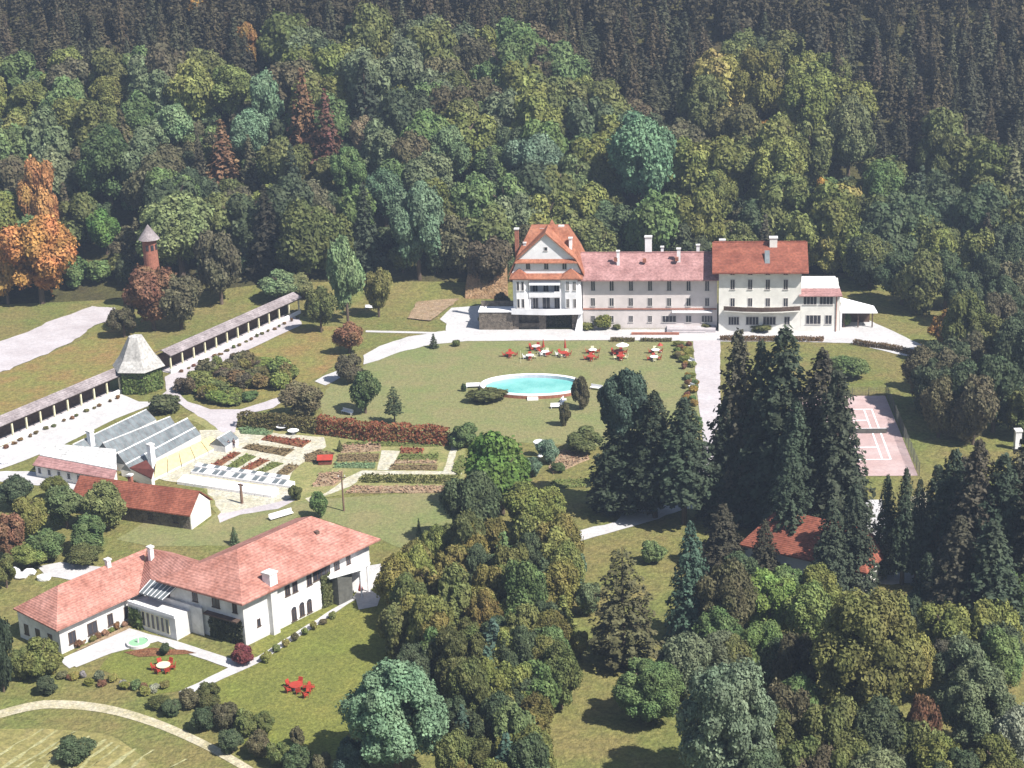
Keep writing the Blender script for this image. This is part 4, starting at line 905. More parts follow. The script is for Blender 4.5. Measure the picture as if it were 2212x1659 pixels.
bed([(880, 505), (1200, 503), (1190, 545), (870, 540)], 'bluebed', 'blue green bed just right of the little red hut')
bed([(900, 440), (1230, 430), (1220, 490), (890, 488)], 'brownbed', 'brown bed above the blue green one')
bed([(930, 365), (1240, 350), (1235, 405), (920, 425)], 'pinkbed', 'pinkish bed under the russet hedge, left of the sand path')
bed([(960, 340), (1720, 348), (1700, 372), (1300, 370), (960, 360)], 'greenbed', 'narrow green strip along the foot of the russet hedge')
bed([(1400, 385), (1580, 385), (1570, 425), (1390, 425)], 'redsoil', 'small reddish bed right of the sand path')
bed([(1390, 435), (1700, 430), (1690, 475), (1370, 475)], 'greenbed', 'green bed below the small reddish one')
bed([(1330, 520), (1690, 520), (1680, 558), (1300, 555)], 'brownbed', 'dark brown strip bed in the right half of the garden')
bed([(1350, 487), (1680, 485), (1680, 505), (1340, 508)], 'pinkbed', 'thin pink strip between two beds on the right')
bed([(760, 585), (940, 570), (930, 640), (870, 680), (700, 690)], 'pinkbed', 'rounded pinkish bed left of the utility pole')
bed([(1010, 685), (1840, 685), (1850, 735), (950, 740)], 'pinkbed', 'long pink flower strip at the lower edge of the garden')
bed([(640, 440), (740, 400), (880, 430), (740, 500), (640, 490)], 'brownbed', 'brown weedy bed beside the sand path')
bed([(1860, 440), (1950, 470), (1860, 600), (1800, 560)], 'greenbed', 'steep green bed at the right end of the garden')
bed([(2680, 400), (2860, 400), (2890, 470), (2600, 590), (2560, 540)], 'pinkbed', 'pinkish dug plot left of the dark spruces')
bed([(2600, 640), (2900, 625), (2900, 690), (2560, 700)], 'greenbed', 'mown green strip below the pinkish plot')
hedge([G4(1090, 640), G4(1470, 645), G4(1850, 652)], 1.6, .9, (.10, .105, .035), 'low clipped green hedge along the lower garden path', size=.18)
hedge([(520, 920), (600, 925), (690, 935)], 2.0, 2.4, (.10, .085, .035), 'tall olive brown hedge section, left end of the garden hedge')
hedge([(691, 935), (800, 950), (966, 960)], 2.0, 3.0, (.21, .085, .04), 'tall russet beech hedge between the pool lawn and the vegetable garden')
# terrace border hedges
hedge([(1320, 737), (1370, 737)], 1.0, .6, (.12, .10, .04), 'low hedge piece on the lawn edge below the middle hotel wing', size=.13, dens=70)
hedge([(1385, 737), (1450, 737)], .9, .5, (.11, .10, .045), 'low hedge piece next to the flower border corner', size=.13, dens=70)
hedge([(1560, 735), (1775, 737)], .9, .8, (.16, .10, .05), 'brown clipped hedge along the terrace before the red roofed block', size=.13, dens=70)
hedge([(1846, 744), (1930, 756), (2025, 780)], 1.0, .9, (.15, .10, .05), 'brown clipped hedge bordering the road bend on the right', size=.13, dens=70)
MB().box(HM, 24.4, 34, 3.6, 4.2, 0, .45).build('low_wall', M['trimred']); tag(bpy.data.objects['low_wall'], 'low reddish wall in front of the long hotel wing', 'wall')

# ------------------------------------------------------------------ pool
pw = thing('swimming_pool', 'oval turquoise swimming pool with pale rim on the lawn', 'pool', (*at(1152, 838), 0))
pcx, pcy = at(1152, 838); PA, PBm = 9.9, 6.2
def ell(a, b, z, n=64): return [(pcx + a * math.cos(2 * math.pi * i / n), pcy + b * math.sin(2 * math.pi * i / n) - a * math.cos(2 * math.pi * i / n) * .09, z) for i in range(n)]
def ring(levels, name, m):
    b = MB(); n = 64; b.v = [p for l in levels for p in l]
    for k in range(len(levels) - 1):
        for i in range(n): j = (i + 1) % n; b.f.append((k * n + i, k * n + j, (k + 1) * n + j, (k + 1) * n + i))
    return b.build(name, M[m], pw)
ring([ell(PA, PBm, 0), ell(PA, PBm, .62)], 'outer_wall', 'brick'); ring([ell(PA, PBm, .62), ell(PA, PBm, .75), ell(PA - .9, PBm - .9, .75)], 'coping', 'wallw'); ring([ell(PA - .9, PBm - .9, .75), ell(PA - .9, PBm - .9, -.9 + 1.0)], 'inner_wall', 'poolrim')
b = MB(); b.poly(ell(PA - .9, PBm - .9, .15)); b.build('water', M['water'], pw)
f = Frame(*at(1151, 866), 0); b = MB(); b.box(f, -1.0, 1.0, -1.4, -.7, 0, .5); b.box(f, -1.0, 1.0, -.7, 0, 0, .25); b.build('steps', M['pinkbed'] if False else M['wallc'], pw)
# ------------------------------------------------------------------ tennis court
c0, c1, c2, c3 = at(1912, 855), at(1983, 1028), at(1825, 1028), at(1788, 855)
fr, L = fr_pts(c0, c1, 90)
fr, L = Frame(c0[0], c0[1], math.degrees(math.atan2(c1[1] - c0[1], c1[0] - c0[0])), math.degrees(math.atan2(c1[1] - c0[1], c1[0] - c0[0])) - 90), L
WC = 17.5
b = MB(); b.poly([fr(0, 0, .06), fr(L, 0, .06), fr(L, WC, .06), fr(0, WC, .06)]); o = b.build('tennis_court', M['clay']); tag(o, kind='structure')
ln = MB(); z = .075; m0 = (L - 23.77) / 2; s0 = 3.3; 
def line(u0, u1, n0, n1): ln.poly([fr(u0, n0, z), fr(u1, n0, z), fr(u1, n1, z), fr(u0, n1, z)])
wl = .13
for n in (s0, s0 + 1.37, s0 + 10.97 - 1.37, s0 + 10.97): line(m0, m0 + 23.77, n - wl, n + wl)
for u in (m0, m0 + 23.77): line(u - wl, u + wl, s0, s0 + 10.97)
for u in (m0 + 5.5, m0 + 23.77 - 5.5): line(u - wl, u + wl, s0 + 1.37, s0 + 9.6)
line(m0 + 5.5, m0 + 18.27, s0 + 5.485 - wl, s0 + 5.485 + wl); o = ln.build('court_lines', M['white']); tag(o, kind='structure')
net = thing('tennis_net', 'dark net across the middle of the pale pink tennis court', 'net', fr(L / 2, s0 - .9, 0)); MB().box(fr, L / 2 - .02, L / 2 + .02, s0 - .9, s0 + 11.9, .15, .95).build('mesh', M['mesh'], net); MB().box(fr, L / 2 - .04, L / 2 + .04, s0 - .9, s0 + 11.9, .951, 1.03).build('band', M['white'], net)
for n in (s0 - 1, s0 + 12): MB().tube(fr(L / 2, n, 0), fr(L / 2, n, 1.1), .06, .06).build('post', M['mesh'], net)
def fence(p0, p1, h, label, fr=fr):
    f, l = fr_pts(p0, p1, -90); o = thing('wire_fence', label, 'fence', (*p0, 0)); k = int(l / 3) + 1
    b = MB()
    for i in range(k + 1): b.tube(f(l * i / k, 0, 0), f(l * i / k, 0, h), .05, .05, 6)
    b.build('posts', M['mesh'], o); b = MB()
    for j in range(int(h / .22)): b.tube(f(0, 0, .2 + j * .22), f(l, 0, .2 + j * .22), .018, .018, 4)
    for j in range(int(l / .5)): b.tube(f(j * .5, 0, .1), f(j * .5, 0, h), .012, .012, 4)
    b.build('wire', M['mesh'], o)
fence(fr(0, -.2, 0)[:2], fr(L, -.2, 0)[:2], 2.4, 'dark wire fence along the right side of the tennis court'); fence(fr(-.1, WC, 0)[:2], fr(-.1, 0, 0)[:2], 1.6, 'low dark wire fence across the far end of the tennis court')

# ------------------------------------------------------------------ red roofed house among the spruces
q = [at(1610, 1130, 4.5), at(1745, 1262, 4.5), at(1835, 1190, 4.5), at(1700, 1080, 4.5)]
fr, L = fr_pts(q[0], q[1], -90); 
rh = thing('hidden_house', 'house with rusty red tiled roof half hidden under the big spruces', 'house', (*q[0], 0)); WH = 10.
fr = Frame(*at(1598, 1178, 4.0), -34.); L = 19.
MB().box(fr, .6, L - .6, -WH + .6, -.6, 0, 4.1).build('wall', M['wallc'], rh); gable_roof(rh, fr, .6, L - .6, -WH + .6, -.6, 4.2, 8.4, 'tilered', ov=.7, hipl=3.5, hipr=3.5)
for u in (3, 7, 11, 15): window(rh, fr, u, 1.0, 1.1, 1.6, n=-.6)

# ------------------------------------------------------------------ colours of foliage
OLV = (.165, .180, .055); OLD = (.115, .128, .046); GRN = (.115, .165, .062); DKG = (.070, .094, .048); BLG = (.145, .21, .135); PALE = (.18, .235, .12)
BRN = (.112, .102, .056); RUS = (.18, .10, .055); ORG = (.44, .245, .10); YEL = (.24, .22, .07); SPR = (.050, .066, .040); SPB = (.070, .064, .042); TEAL = (.065, .105, .075); GRY = (.13, .155, .085)
# ------------------------------------------------------------------ lawn and garden trees (base and top measured)
T = tree_b
T('leafy', 755, 762, 690, 76, RUS, 'small russet tree on the grass just left of the curved path', base=.15, name='russet_tree')
T('leafy', 757, 826, 762, 66, BRN, 'dark brown tree over the bend of the garden path', base=.05)
T('leafy', 655, 900, 820, 100, BRN, 'broad purple brown tree at the left end of the hedge', base=.02, name='copper_tree')
T('leafy', 790, 893, 800, 74, GRN, 'green tree with drooping crown on the left of the pool lawn', base=.12)
T('pine', 853, 915, 833, 50, DKG, 'small sparse dark tree standing alone above the russet hedge', base=.3, name='small_tree')
T('leafy', 1253, 884, 806, 48, BRN, 'upright dark brown shrub tree at the right edge of the pool', base=.0)
T('leafy', 1222, 920, 868, 32, BRN, 'leaning dark brown bush between pool and lawn edge', base=.0)
T('spruce', 937, 752, 719, 26, DKG, 'small dark conical conifer at the upper edge of the lawn', base=.0, name='conifer')
T('spruce', 906, 1168, 1118, 20, DKG, 'small dark conifer on the grass right of the villa roof', base=0, name='conifer')
T('spruce', 507, 1176, 1136, 28, DKG, 'small dark conifer on the grass behind the villa roof', base=0, name='conifer')
T('leafy', 690, 1118, 1058, 44, GRN, 'ragged green bush tree behind the top corner of the villa roof', base=.05)
T('leafy', 640, 1080, 1045, 34, OLD, 'olive bush at the right end of the white cold frames', base=0)
T('spruce', 735, 975, 950, 20, OLD, 'small dark shrub beside the garden path crossing', base=0, name='conifer')
T('leafy', 1085, 1110, 925, 170, (.10, .17, .04), 'bright green leafy tree in the middle, right of the garden hedge', base=.1, name='bright_green_tree')
T('leafy', 1000, 965, 912, 76, GRN, 'rounded green shrub tree at the right end of the russet hedge', base=0)
T('mid', 1020, 1175, 1010, 130, DKG, 'dark leafy tree left below the bright green one', base=.05)
T('mid', 1140, 1160, 1040, 120, OLV, 'olive tree in front of the bright green one', base=.05)
T('leafy', 1190, 1130, 1050, 80, OLV, 'small olive tree at the lower garden edge left of the spruces', base=.05)
T('leafy', 1185, 1000, 945, 52, BLG, 'blue green shrub behind the white garden urn', base=0)
T('leafy', 1265, 975, 925, 100, OLD, 'broad olive bush at the foot of the spruces beside the pool lawn', base=0)
T('leafy', 1205, 1020, 1000, 36, GRN, 'small green bush on the dug plot left of the spruces', base=0)
T('leafy', 1150, 1030, 985, 40, BLG, 'bluish bush on the right of the bright green tree', base=0)
# front spruces, left group
T('mid', 1350, 1103, 790, 122, TEAL, 'tall round topped dark teal tree, left of the spruce group before the hotel', base=.48, name='dark_teal_tree')
T('sprucenear', 1345, 1105, 875, 170, SPR, 'spruce below the round topped teal tree', base=.16)
T('sprucenear', 1415, 1118, 842, 160, SPR, 'pointed spruce right of the round topped teal tree', base=.21)
T('sprucenear', 1478, 1132, 856, 160, SPR, 'pointed spruce on the right of the left spruce group', base=.25)
T('sprucenear', 1380, 1108, 930, 130, SPB, 'lower spruce in front of the left spruce group', base=.16)
T('sprucenear', 1320, 1095, 960, 110, SPR, 'lowest spruce at the left flank of the left spruce group', base=.03)
# main group
T('sprucenear', 1592, 1112, 706, 170, SPB, 'left spruce of the tall group in front of the red roofed block', base=.05)
T('sprucenear', 1640, 1120, 730, 150, SPR, 'spruce second from left in the tall group', base=.05)
T('sprucenear', 1688, 1135, 698, 240, SPR, 'tallest spruce in the middle of the tall group before the hotel block', base=.05)
T('sprucenear', 1768, 1150, 750, 230, SPB, 'broad spruce right of the tallest one', base=.05)
T('sprucenear', 1800, 1185, 790, 190, SPR, 'right hand spruce of the tall group beside the tennis court', base=.05)
T('sprucenear', 1570, 1120, 850, 150, SPR, 'lower spruce at the left foot of the tall group by the driveway', base=.05)
T('sprucenear', 1715, 1185, 860, 150, SPR, 'lower spruce in front of the tall group', base=.10)
T('sprucenear', 1842, 1275, 1035, 125, SPR, 'dark spruce at the right foot of the tall group, over the hidden roof', base=.03)
T('sprucenear', 1705, 1222, 955, 120, SPR, 'dark spruce splitting the hidden red roof in two', base=.08)
T('sprucenear', 1560, 1230, 1085, 120, SPB, 'small dark spruce left of the hidden red roof', base=.02)
T('sprucenear', 1910, 1250, 1022, 76, SPR, 'left slim spruce at the lower end of the tennis court', base=.12)
T('sprucenear', 1948, 1262, 1008, 80, SPR, 'middle slim spruce at the lower end of the tennis court', base=.2)
T('sprucenear', 1978, 1262, 1030, 70, SPR, 'right slim spruce at the lower end of the tennis court', base=.2)
T('sprucenear', 1650, 1262, 1120, 90, SPB, 'small brown spruce before the left end of the hidden red roof', base=.02)
T('sprucenear', 1792, 1290, 1075, 120, SPR, 'spruce before the right end of the hidden red roof', base=.03)
T('mid', 1600, 1285, 1190, 100, DKG, 'dark bushy tree before the left wall of the hidden house', base=0)
T('mid', 1700, 1325, 1225, 120, GRN, 'bushy tree before the middle of the hidden house', base=0)
T('mid', 1760, 1335, 1215, 110, OLV, 'olive bushy tree before the right wall of the hidden house', base=0)
LG = ['forked', 'broad', 'slim', 'ragged', 'dense', 'tapering', 'tall', 'stooping']
for i, (x, by, ty, w_) in enumerate([(2048, 1260, 965, 170), (2098, 1290, 945, 180), (2150, 1300, 975, 190), (2200, 1280, 925, 190), (2018, 1210, 1000, 120), (2235, 1330, 1010, 190), (2130, 1400, 1120, 190), (2060, 1380, 1110, 170)]):
    T('sprucenear', x, by, ty, w_, (SPR, SPB)[i % 2], ['first spruce right of the tennis court, in the dark right edge stand', 'second spruce right of the tennis court', 'third spruce of the dark right edge stand', 'tall spruce touching the right edge of the photo above the white post', 'short spruce just right of the tennis court corner', 'spruce cut by the right edge of the photo', 'lower front spruce of the right edge stand', 'lower left spruce of the right edge stand'][i], base=.04)
# right side leafy mass beside the road
for x, y, w_, h_, c, l in [(2010, 830, 110, 130, DKG, 'dark leafy tree below the tip of the white road'), (2080, 850, 120, 150, DKG, 'second dark leafy tree below the road tip'), (2150, 840, 130, 170, DKG, 'dark leafy tree near the right edge, level with the road tip'), (2040, 705, 80, 80, (.3, .17, .05), 'orange tinted tree above the road tip'), (2085, 705, 90, 90, YEL, 'yellow green tree beside the orange tinted one on the right'), (2140, 740, 120, 120, OLD, 'olive tree on the right above the road tip'), (2200, 760, 110, 160, DKG, 'dark tree on the right edge above the road tip'), (1950, 595, 120, 110, DKG, 'dark tree behind the white porch roof'), (1880, 560, 110, 110, DKG, 'dark green tree behind the annex roof'), (1785, 545, 90, 90, YEL, 'yellowish shrubby tree on the slope behind the annex'), (2195, 880, 70, 90, DKG, 'small dark tree at the right edge over the white post'), (1835, 790, 90, 46, GRN, 'loose green shrub tree on the bank below the terrace hedge')]:
    tree_c('leafy' if w_ < 115 else 'mid', x, y, w_, h_, c, l, base=.05)
# centre bottom copse
cop = [(900, 1230), (960, 1190), (1030, 1200), (1095, 1200), (1150, 1210), (1200, 1200), (880, 1300), (940, 1270), (1000, 1270), (1065, 1265), (1130, 1275), (1190, 1270), (1225, 1235), (870, 1370), (930, 1345), (990, 1340), (1050, 1340), (1115, 1345), (1175, 1340), (1215, 1320), (885, 1440), (945, 1420), (1005, 1415), (1070, 1410), (1130, 1415), (1190, 1400), (1000, 1490), (1060, 1480), (1120, 1490), (1180, 1480), (1215, 1450), (1010, 1570), (1070, 1560), (1130, 1570), (1020, 1650), (1090, 1650), (1150, 1650), (980, 1720), (1060, 1730), (1130, 1740)]
for i, (x, y) in enumerate(cop):
    x += rng.normal(0, 8); y += rng.normal(0, 8); w_ = 76 + rng.random() * 40
    tree_c(('mid', 'leafy', 'mid', 'spruce')[i % 4], x, y, w_, w_ * (1.2 + .35 * rng.random()), (OLV, OLD, (.17, .15, .045), GRN, DKG, OLV, OLD)[i % 7] if y < 1400 else (DKG, GRN, OLD, TEAL)[i % 4], '%s narrow tree, %s in the copse right of the villa lawn' % (('yellow olive', 'dark olive', 'olive', 'green', 'dark green', 'olive', 'dark olive')[i % 7] if y < 1400 else ('dark green', 'green', 'dark olive', 'teal')[i % 4], '%s %s' % ('high' if y < 1300 else ('halfway down' if y < 1480 else 'low'), 'left' if x < 1000 else ('centre' if x < 1120 else 'right'))), group='copse, single trees', base=.02, name='slender_tree')
def inpoly(p, poly):
    x, y = p; r = False; n = len(poly)
    for i in range(n):
        a, b = poly[i], poly[(i + 1) % n]
        if (a[1] > y) != (b[1] > y) and x < (b[0] - a[0]) * (y - a[1]) / (b[1] - a[1]) + a[0]: r = not r
    return r
CZ = [(860, 1215), (930, 1150), (1000, 1120), (1240, 1180), (1245, 1320), (1210, 1440), (1165, 1560), (1150, 1760), (950, 1760), (985, 1500), (960, 1440), (860, 1400), (840, 1300)]
LR = [(1440, 1400), (1540, 1290), (1640, 1290), (1800, 1310), (1880, 1290), (2230, 1290), (2230, 1780), (1620, 1780), (1590, 1640), (1460, 1560), (1380, 1480)]
CN = {OLV: 'olive', OLD: 'dark olive', GRN: 'green', DKG: 'dark green', GRY: 'grey green', BRN: 'brownish', SPR: 'very dark', SPB: 'dark brownish'}
def fill(poly, step, wr, lab, grp, cols_, kinds, hr=(1.3, 1.7), avoid=()):
    x0, x1 = min(p[0] for p in poly), max(p[0] for p in poly); y0, y1 = min(p[1] for p in poly), max(p[1] for p in poly); j = 0; y = y0
    while y < y1:
        x = x0 + (step / 2 if j % 2 else 0)
        while x < x1:
            px, py = x + rng.normal(0, step * .15), y + rng.normal(0, step * .12)
            if inpoly((px, py), poly) and not any((px - a) ** 2 + (py - b) ** 2 < (.5 * c) ** 2 for a, b, c in avoid):
                wd = rng.uniform(*wr); c = cols_[rng.integers(len(cols_))]
                fx, fy = (px - x0) / (x1 - x0), (py - y0) / (y1 - y0); cn = CN.get(c, 'olive')
                where = '%s %s' % (('upper', 'middle', 'lower')[min(2, int(fy * 3))], ('left', 'centre', 'right')[min(2, int(fx * 3))])
                tree_c(kinds[rng.integers(len(kinds))], px, py, wd, wd * rng.uniform(*hr), c, '%s %s, %s of the %s' % (cn, lab, where, grp), group='%s, %s' % (grp, where), base=.01, name={'slender tree': 'slender_tree', 'broadleaf tree': 'broadleaf_tree'}.get(lab))
            x += step
        y += step * .78; j += 1
tree_c('near', 852, 1545, 250, 250, (.135, .205, .125), 'big round blue green willow like tree, bottom centre left', base=.06, name='blue_green_tree')
tree_c('mid', 760, 1640, 90, 100, TEAL, 'dark bush under the left side of the big blue green tree', base=0)
# lower right wood
for k_, x, y, w_, h_, c, l, nm in [
    ('pine', 1345, 1290, 185, 240, (.10, .095, .045), 'brownish pine with flat layered branches standing free on the meadow', 'layered_pine'),
    ('sprucenear', 1492, 1250, 130, 260, TEAL, 'dark teal spruce right of the layered pine', None), ('mid', 1570, 1300, 140, 190, BRN, 'brown crowned tree beside the dark teal spruce', None),
    ('mid', 1665, 1300, 150, 150, (.16, .22, .06), 'light green leafy tree below the hidden red roof', None), ('mid', 1745, 1330, 130, 150, (.15, .20, .06), 'light green tree left of the big rounded olive tree', None), ('mid', 1640, 1400, 130, 130, (.15, .21, .07), 'lower light green tree with a dark one before it', None),
    ('near', 1870, 1410, 270, 320, (.13, .14, .045), 'biggest rounded olive tree in the lower right, its right side yellowish', 'rounded_olive_tree'), ('mid', 1715, 1440, 110, 170, BRN, 'dark brown tree in front of the light green ones', None),
    ('mid', 1980, 1440, 100, 150, YEL, 'yellow tinged tree on the right shoulder of the big rounded olive tree', None),
    ('near', 1570, 1570, 250, 310, (.12, .15, .095), 'grey green tree with broad crown, bottom right of the meadow', None), ('near', 1400, 1490, 170, 140, GRN, 'green spreading tree above the bottom meadow', None), ('mid', 1460, 1450, 120, 130, DKG, 'dark green tree between the layered pine and the grey green crown', None),
    ('mid', 1560, 1420, 130, 120, GRY, 'grey green tree above the broad grey green crown', None), ('mid', 1700, 1560, 130, 200, BRN, 'brown tree right of the broad grey green crown', None), ('mid', 1800, 1590, 150, 200, OLD, 'dark olive tree below the big rounded olive tree', None), ('mid', 1900, 1600, 140, 190, DKG, 'dark green tree at the bottom right centre', None),
    ('mid', 1995, 1590, 90, 220, (.17, .095, .055), 'narrow russet tree near the bottom right', 'russet_tree'), ('near', 2110, 1530, 190, 230, GRY, 'bluish grey green tree near the bottom right corner', None), ('mid', 2190, 1600, 120, 170, (.2, .2, .16), 'pale grey tree in the bottom right corner', None), ('mid', 2060, 1430, 120, 120, (.09, .08, .06), 'dim purple brown tree right of the yellow tinged one', None),
    ('mid', 2150, 1400, 130, 130, DKG, 'dark tree at the right edge above the bluish grey one', None), ('mid', 2200, 1270, 90, 110, GRN, 'green tree at the right edge below the spruce stand', None), ('mid', 2060, 1320, 130, 130, SPR, 'very dark tree below the right edge spruces', None), ('mid', 1980, 1330, 110, 100, SPR, 'very dark low tree below the parking yard', None),
    ('mid', 1620, 1640, 150, 160, GRN, 'green tree at the bottom edge below the grey green crown', None), ('mid', 1760, 1680, 140, 160, BRN, 'brown tree cut by the bottom edge', None), ('mid', 1900, 1700, 160, 160, GRY, 'grey green tree cut by the bottom edge on the right', None), ('mid', 2060, 1690, 150, 160, DKG, 'dark tree cut by the bottom edge near the corner', None),
    ('leafy', 1240, 1230, 60, 90, BLG, 'loose blue green bush at the right flank of the copse', None), ('leafy', 1270, 1290, 60, 80, PALE, 'pale green bush between the copse and the layered pine', None), ('leafy', 1252, 1390, 44, 60, YEL, 'yellowish bush at the lower right of the copse', None),
    ('leafy', 1410, 1190, 60, 50, GRN, 'small green bush on the meadow above the layered pine', None)]:
    tree_c(k_, x, y, w_, h_, c, l, base=.03 if k_ != 'pine' else .12, name=nm)
fill(CZ, 66, (72, 112), 'slender tree', 'copse right of the villa lawn', (OLV, OLD, (.16, .145, .045), OLV, DKG), ('mid', 'mid', 'leafy'), (1.1, 1.5))
fill(LR, 100, (110, 150), 'broadleaf tree', 'lower right wood', (OLD, DKG, GRY, OLV, OLV, GRN), ('mid', 'mid'), (1.0, 1.3), avoid=((1870, 1400, 300), (1545, 1560, 260), (1700, 1300, 200), (1345, 1290, 200), (2110, 1530, 150), (1700, 1190, 260)))
fill([(1870, 550), (1900, 500), (2230, 420), (2230, 680), (2110, 665), (2010, 620), (1890, 585)], 74, (84, 112), 'dim leafy tree', 'slope right of the annex', (OLD, DKG, DKG, OLV), ('leafy', 'mid'), (1.1, 1.4))
fill([(1990, 820), (2060, 700), (2230, 560), (2230, 930), (2100, 900), (2000, 900)], 84, (90, 120), 'dim tree', 'mass above the tennis court corner', (OLD, DKG, BRN, DKG), ('leafy', 'mid'), (1.1, 1.5))
fill([(2010, 1060), (2230, 1000), (2230, 1300), (1990, 1290)], 80, (80, 110), 'undergrowth tree', 'spruce stand at the right edge', (DKG, SPR, SPB), ('leafy', 'sprucenear'), (1.2, 1.9))
# left orchard and shrubs by the barn
for x, y, w_, h_, c, l in [(60, 1110, 90, 90, OLV, 'olive fruit tree left of the barn'), (140, 1090, 100, 90, GRN, 'green fruit tree overlapping the barn roof'), (225, 1085, 110, 100, OLD, 'dark fruit tree in front of the middle of the barn'), (20, 1150, 80, 100, RUS, 'russet fruit tree at the left edge'), (100, 1170, 90, 70, GRN, 'low green fruit tree in the orchard middle'), (190, 1150, 90, 80, GRN, 'green fruit tree with dark foot beside the orchard lawn'), (30, 1060, 80, 70, DKG, 'dark tree at the left edge above the orchard'), (120, 1050, 60, 50, OLV, 'small olive tree between barn and white shed'), (10, 1230, 60, 70, OLD, 'olive tree at the left edge under the orchard'), (60, 1200, 80, 50, OLV, 'low olive bush tree at the lower orchard rim'), (180, 1195, 90, 40, OLD, 'flat bush above the villa path')]:
    tree_c('leafy', x, y, w_, h_, c, l, base=.08, name='fruit_tree')
for x, y, w_, h_, c, l in [(-5, 1400, 70, 200, SPR, 'very dark tree at the left edge beside the low villa wing'), (85, 1420, 100, 90, OLV, 'olive tree at the foot of the low villa wing'), (40, 1430, 60, 80, OLD, 'olive tree between the dark edge tree and the villa wing'), (100, 1480, 50, 40, DKG, 'dark bush below the villa wing'), (355, 1402, 26, 28, DKG, 'dark clipped bush beside the round fountain'), (525, 1412, 60, 42, (.16, .05, .045), 'dark red bush at the sunny corner of the villa'), (575, 1418, 28, 26, YEL, 'yellowish bush right of the dark red one')]:
    tree_c('leafy', x, y, w_, h_, c, l, base=0, name='bush', cat='bush')
for i, (x, y, w_, h_) in enumerate([(345, 1515, 50, 30), (372, 1528, 50, 36), (415, 1505, 60, 46), (450, 1500, 60, 56), (440, 1550, 64, 56), (490, 1545, 66, 60), (530, 1560, 60, 60), (500, 1600, 66, 56), (560, 1605, 64, 60), (600, 1625, 60, 60), (640, 1640, 70, 66), (690, 1650, 60, 60), (570, 1560, 50, 50), (160, 1620, 90, 50), (640, 1590, 40, 50)]):
    tree_c('leafy', x, y, w_, h_, (OLD, DKG, BRN)[i % 3], ['%s shrub %s in the row between villa lawn and country track' % (('olive', 'dark green', 'brownish')[i % 3], 'at the left end' if x < 430 else ('midway' if x < 540 else 'at the right end')), 'round bush on the stubble field, bottom left'][i == 13], group=None if i == 13 else 'shrub row above the country track', base=0, name='bush', cat='bush')
# shrub island, flower beds, borders
ib = np.array([(395, 840), (430, 812), (500, 790), (560, 782), (620, 800), (650, 828), (600, 850), (530, 875), (450, 872), (405, 858)])
k = 0
while k < 84:
    p = (rng.uniform(390, 650), rng.uniform(782, 876))
    if inpoly(p, ib): k += 1; shrub(p[0], p[1], rng.uniform(24, 60), rng.uniform(1.0, 3.6), (OLV, OLD, OLV, BRN, (.15, .15, .05))[k % 5], '%s bush, %s %s of the shrub island between the gravel paths' % (('olive', 'dark olive', 'olive', 'brownish', 'yellowish')[k % 5], 'back' if p[1] < 815 else ('middle' if p[1] < 845 else 'front'), 'left' if p[0] < 470 else ('centre' if p[0] < 560 else 'right')), group='shrub island', cat='bush', name='bush')
bd = [(1455, 745), (1492, 742), (1500, 800), (1508, 860), (1516, 930), (1490, 935), (1480, 860), (1466, 800)]
k = 0
while k < 44:
    p = (rng.uniform(1450, 1520), rng.uniform(742, 940))
    if inpoly(p, bd): k += 1; shrub(p[0], p[1], rng.uniform(14, 24), rng.uniform(.7, 1.6), (OLV, YEL, RUS, (.3, .2, .05), GRN)[k % 5], 'bushy flower clump in the border along the driveway', group='flower border along the driveway', name='flower_clump', cat='plant')
shrub(1054, 868, 94, 2.6, (.085, .09, .035), 'large clipped dome bush left in front of the pool', ax=.75, cat='bush', name='dome_bush')
shrub(355, 890, 76, 3.4, (.10, .12, .045), 'rounded green bush between pavilion and greenhouses', cat='bush', name='bush')
shrub(1002, 846, 12, 2.0, DKG, 'tiny dark upright shrub at the left tip of the pool', cat='bush', name='bush')
shrub(1304, 712, 42, 3.4, OLV, 'olive bush against the long hotel wing', cat='bush', name='bush'); shrub(1270, 712, 30, 1.6, OLV, 'low bush beside the gabled house corner', cat='bush', name='bush'); shrub(1333, 712, 22, 1.2, OLD, 'low bush right of the olive wall bush', cat='bush', name='bush')
shrub(985, 748, 20, 1.4, OLD, 'small bush near the upper lawn edge, right of the small conifer', cat='bush', name='bush'); shrub(1525, 712, 24, 1.5, OLD, 'low bush in the corner between wing and red roofed block', cat='bush', name='bush')
shrub(1830, 706, 20, 3., OLD, 'dark climbing bush at the annex corner', cat='bush', name='bush'); shrub(1640, 716, 60, 1.6, OLD, 'low bushes at the foot of the red roofed block', cat='bush', name='bush')
shrub(1095, 655, 36, 0.1, BRN, '') if False else None
tree_c('leafy', 1085, 652, 40, 44, BRN, 'brown leaved tree squeezed against the gabled house', base=0); tree_c('leafy', 1048, 690, 30, 26, OLD, 'ivy like bush on the dark terrace wall', base=0)
for i in range(16):
    x = 115 + i * 16 + rng.normal(0, 4); y = 1462 + i * 2.3 + rng.normal(0, 5)
    shrub(x, y, rng.uniform(18, 30), rng.uniform(.7, 1.5), (OLV, GRY, RUS, YEL, (.3, .27, .27))[i % 5], 'plant in the rockery row below the court lawn of the villa', group='rockery plants', name='rockery_plant', cat='plant')
for i in range(7):
    u = i / 6; shrub(598 + u * 120, 1408 - u * 72, 20, rng.uniform(.6, 1.3), (OLV, YEL, BRN)[i % 3], 'low plant in the strip between the sunny villa wall and its path', group='plants along the villa wall', name='wall_plant', cat='plant')
for i in range(9):
    shrub(170 + i * 14 + rng.normal(0, 3), 1398 - i * 6.5, 20, rng.uniform(.5, 1.2), (RUS, (.3, .2, .12), OLV)[i % 3], 'low plant in the bed along the low villa wing', group='plants along the low wing', name='wing_plant', cat='plant')
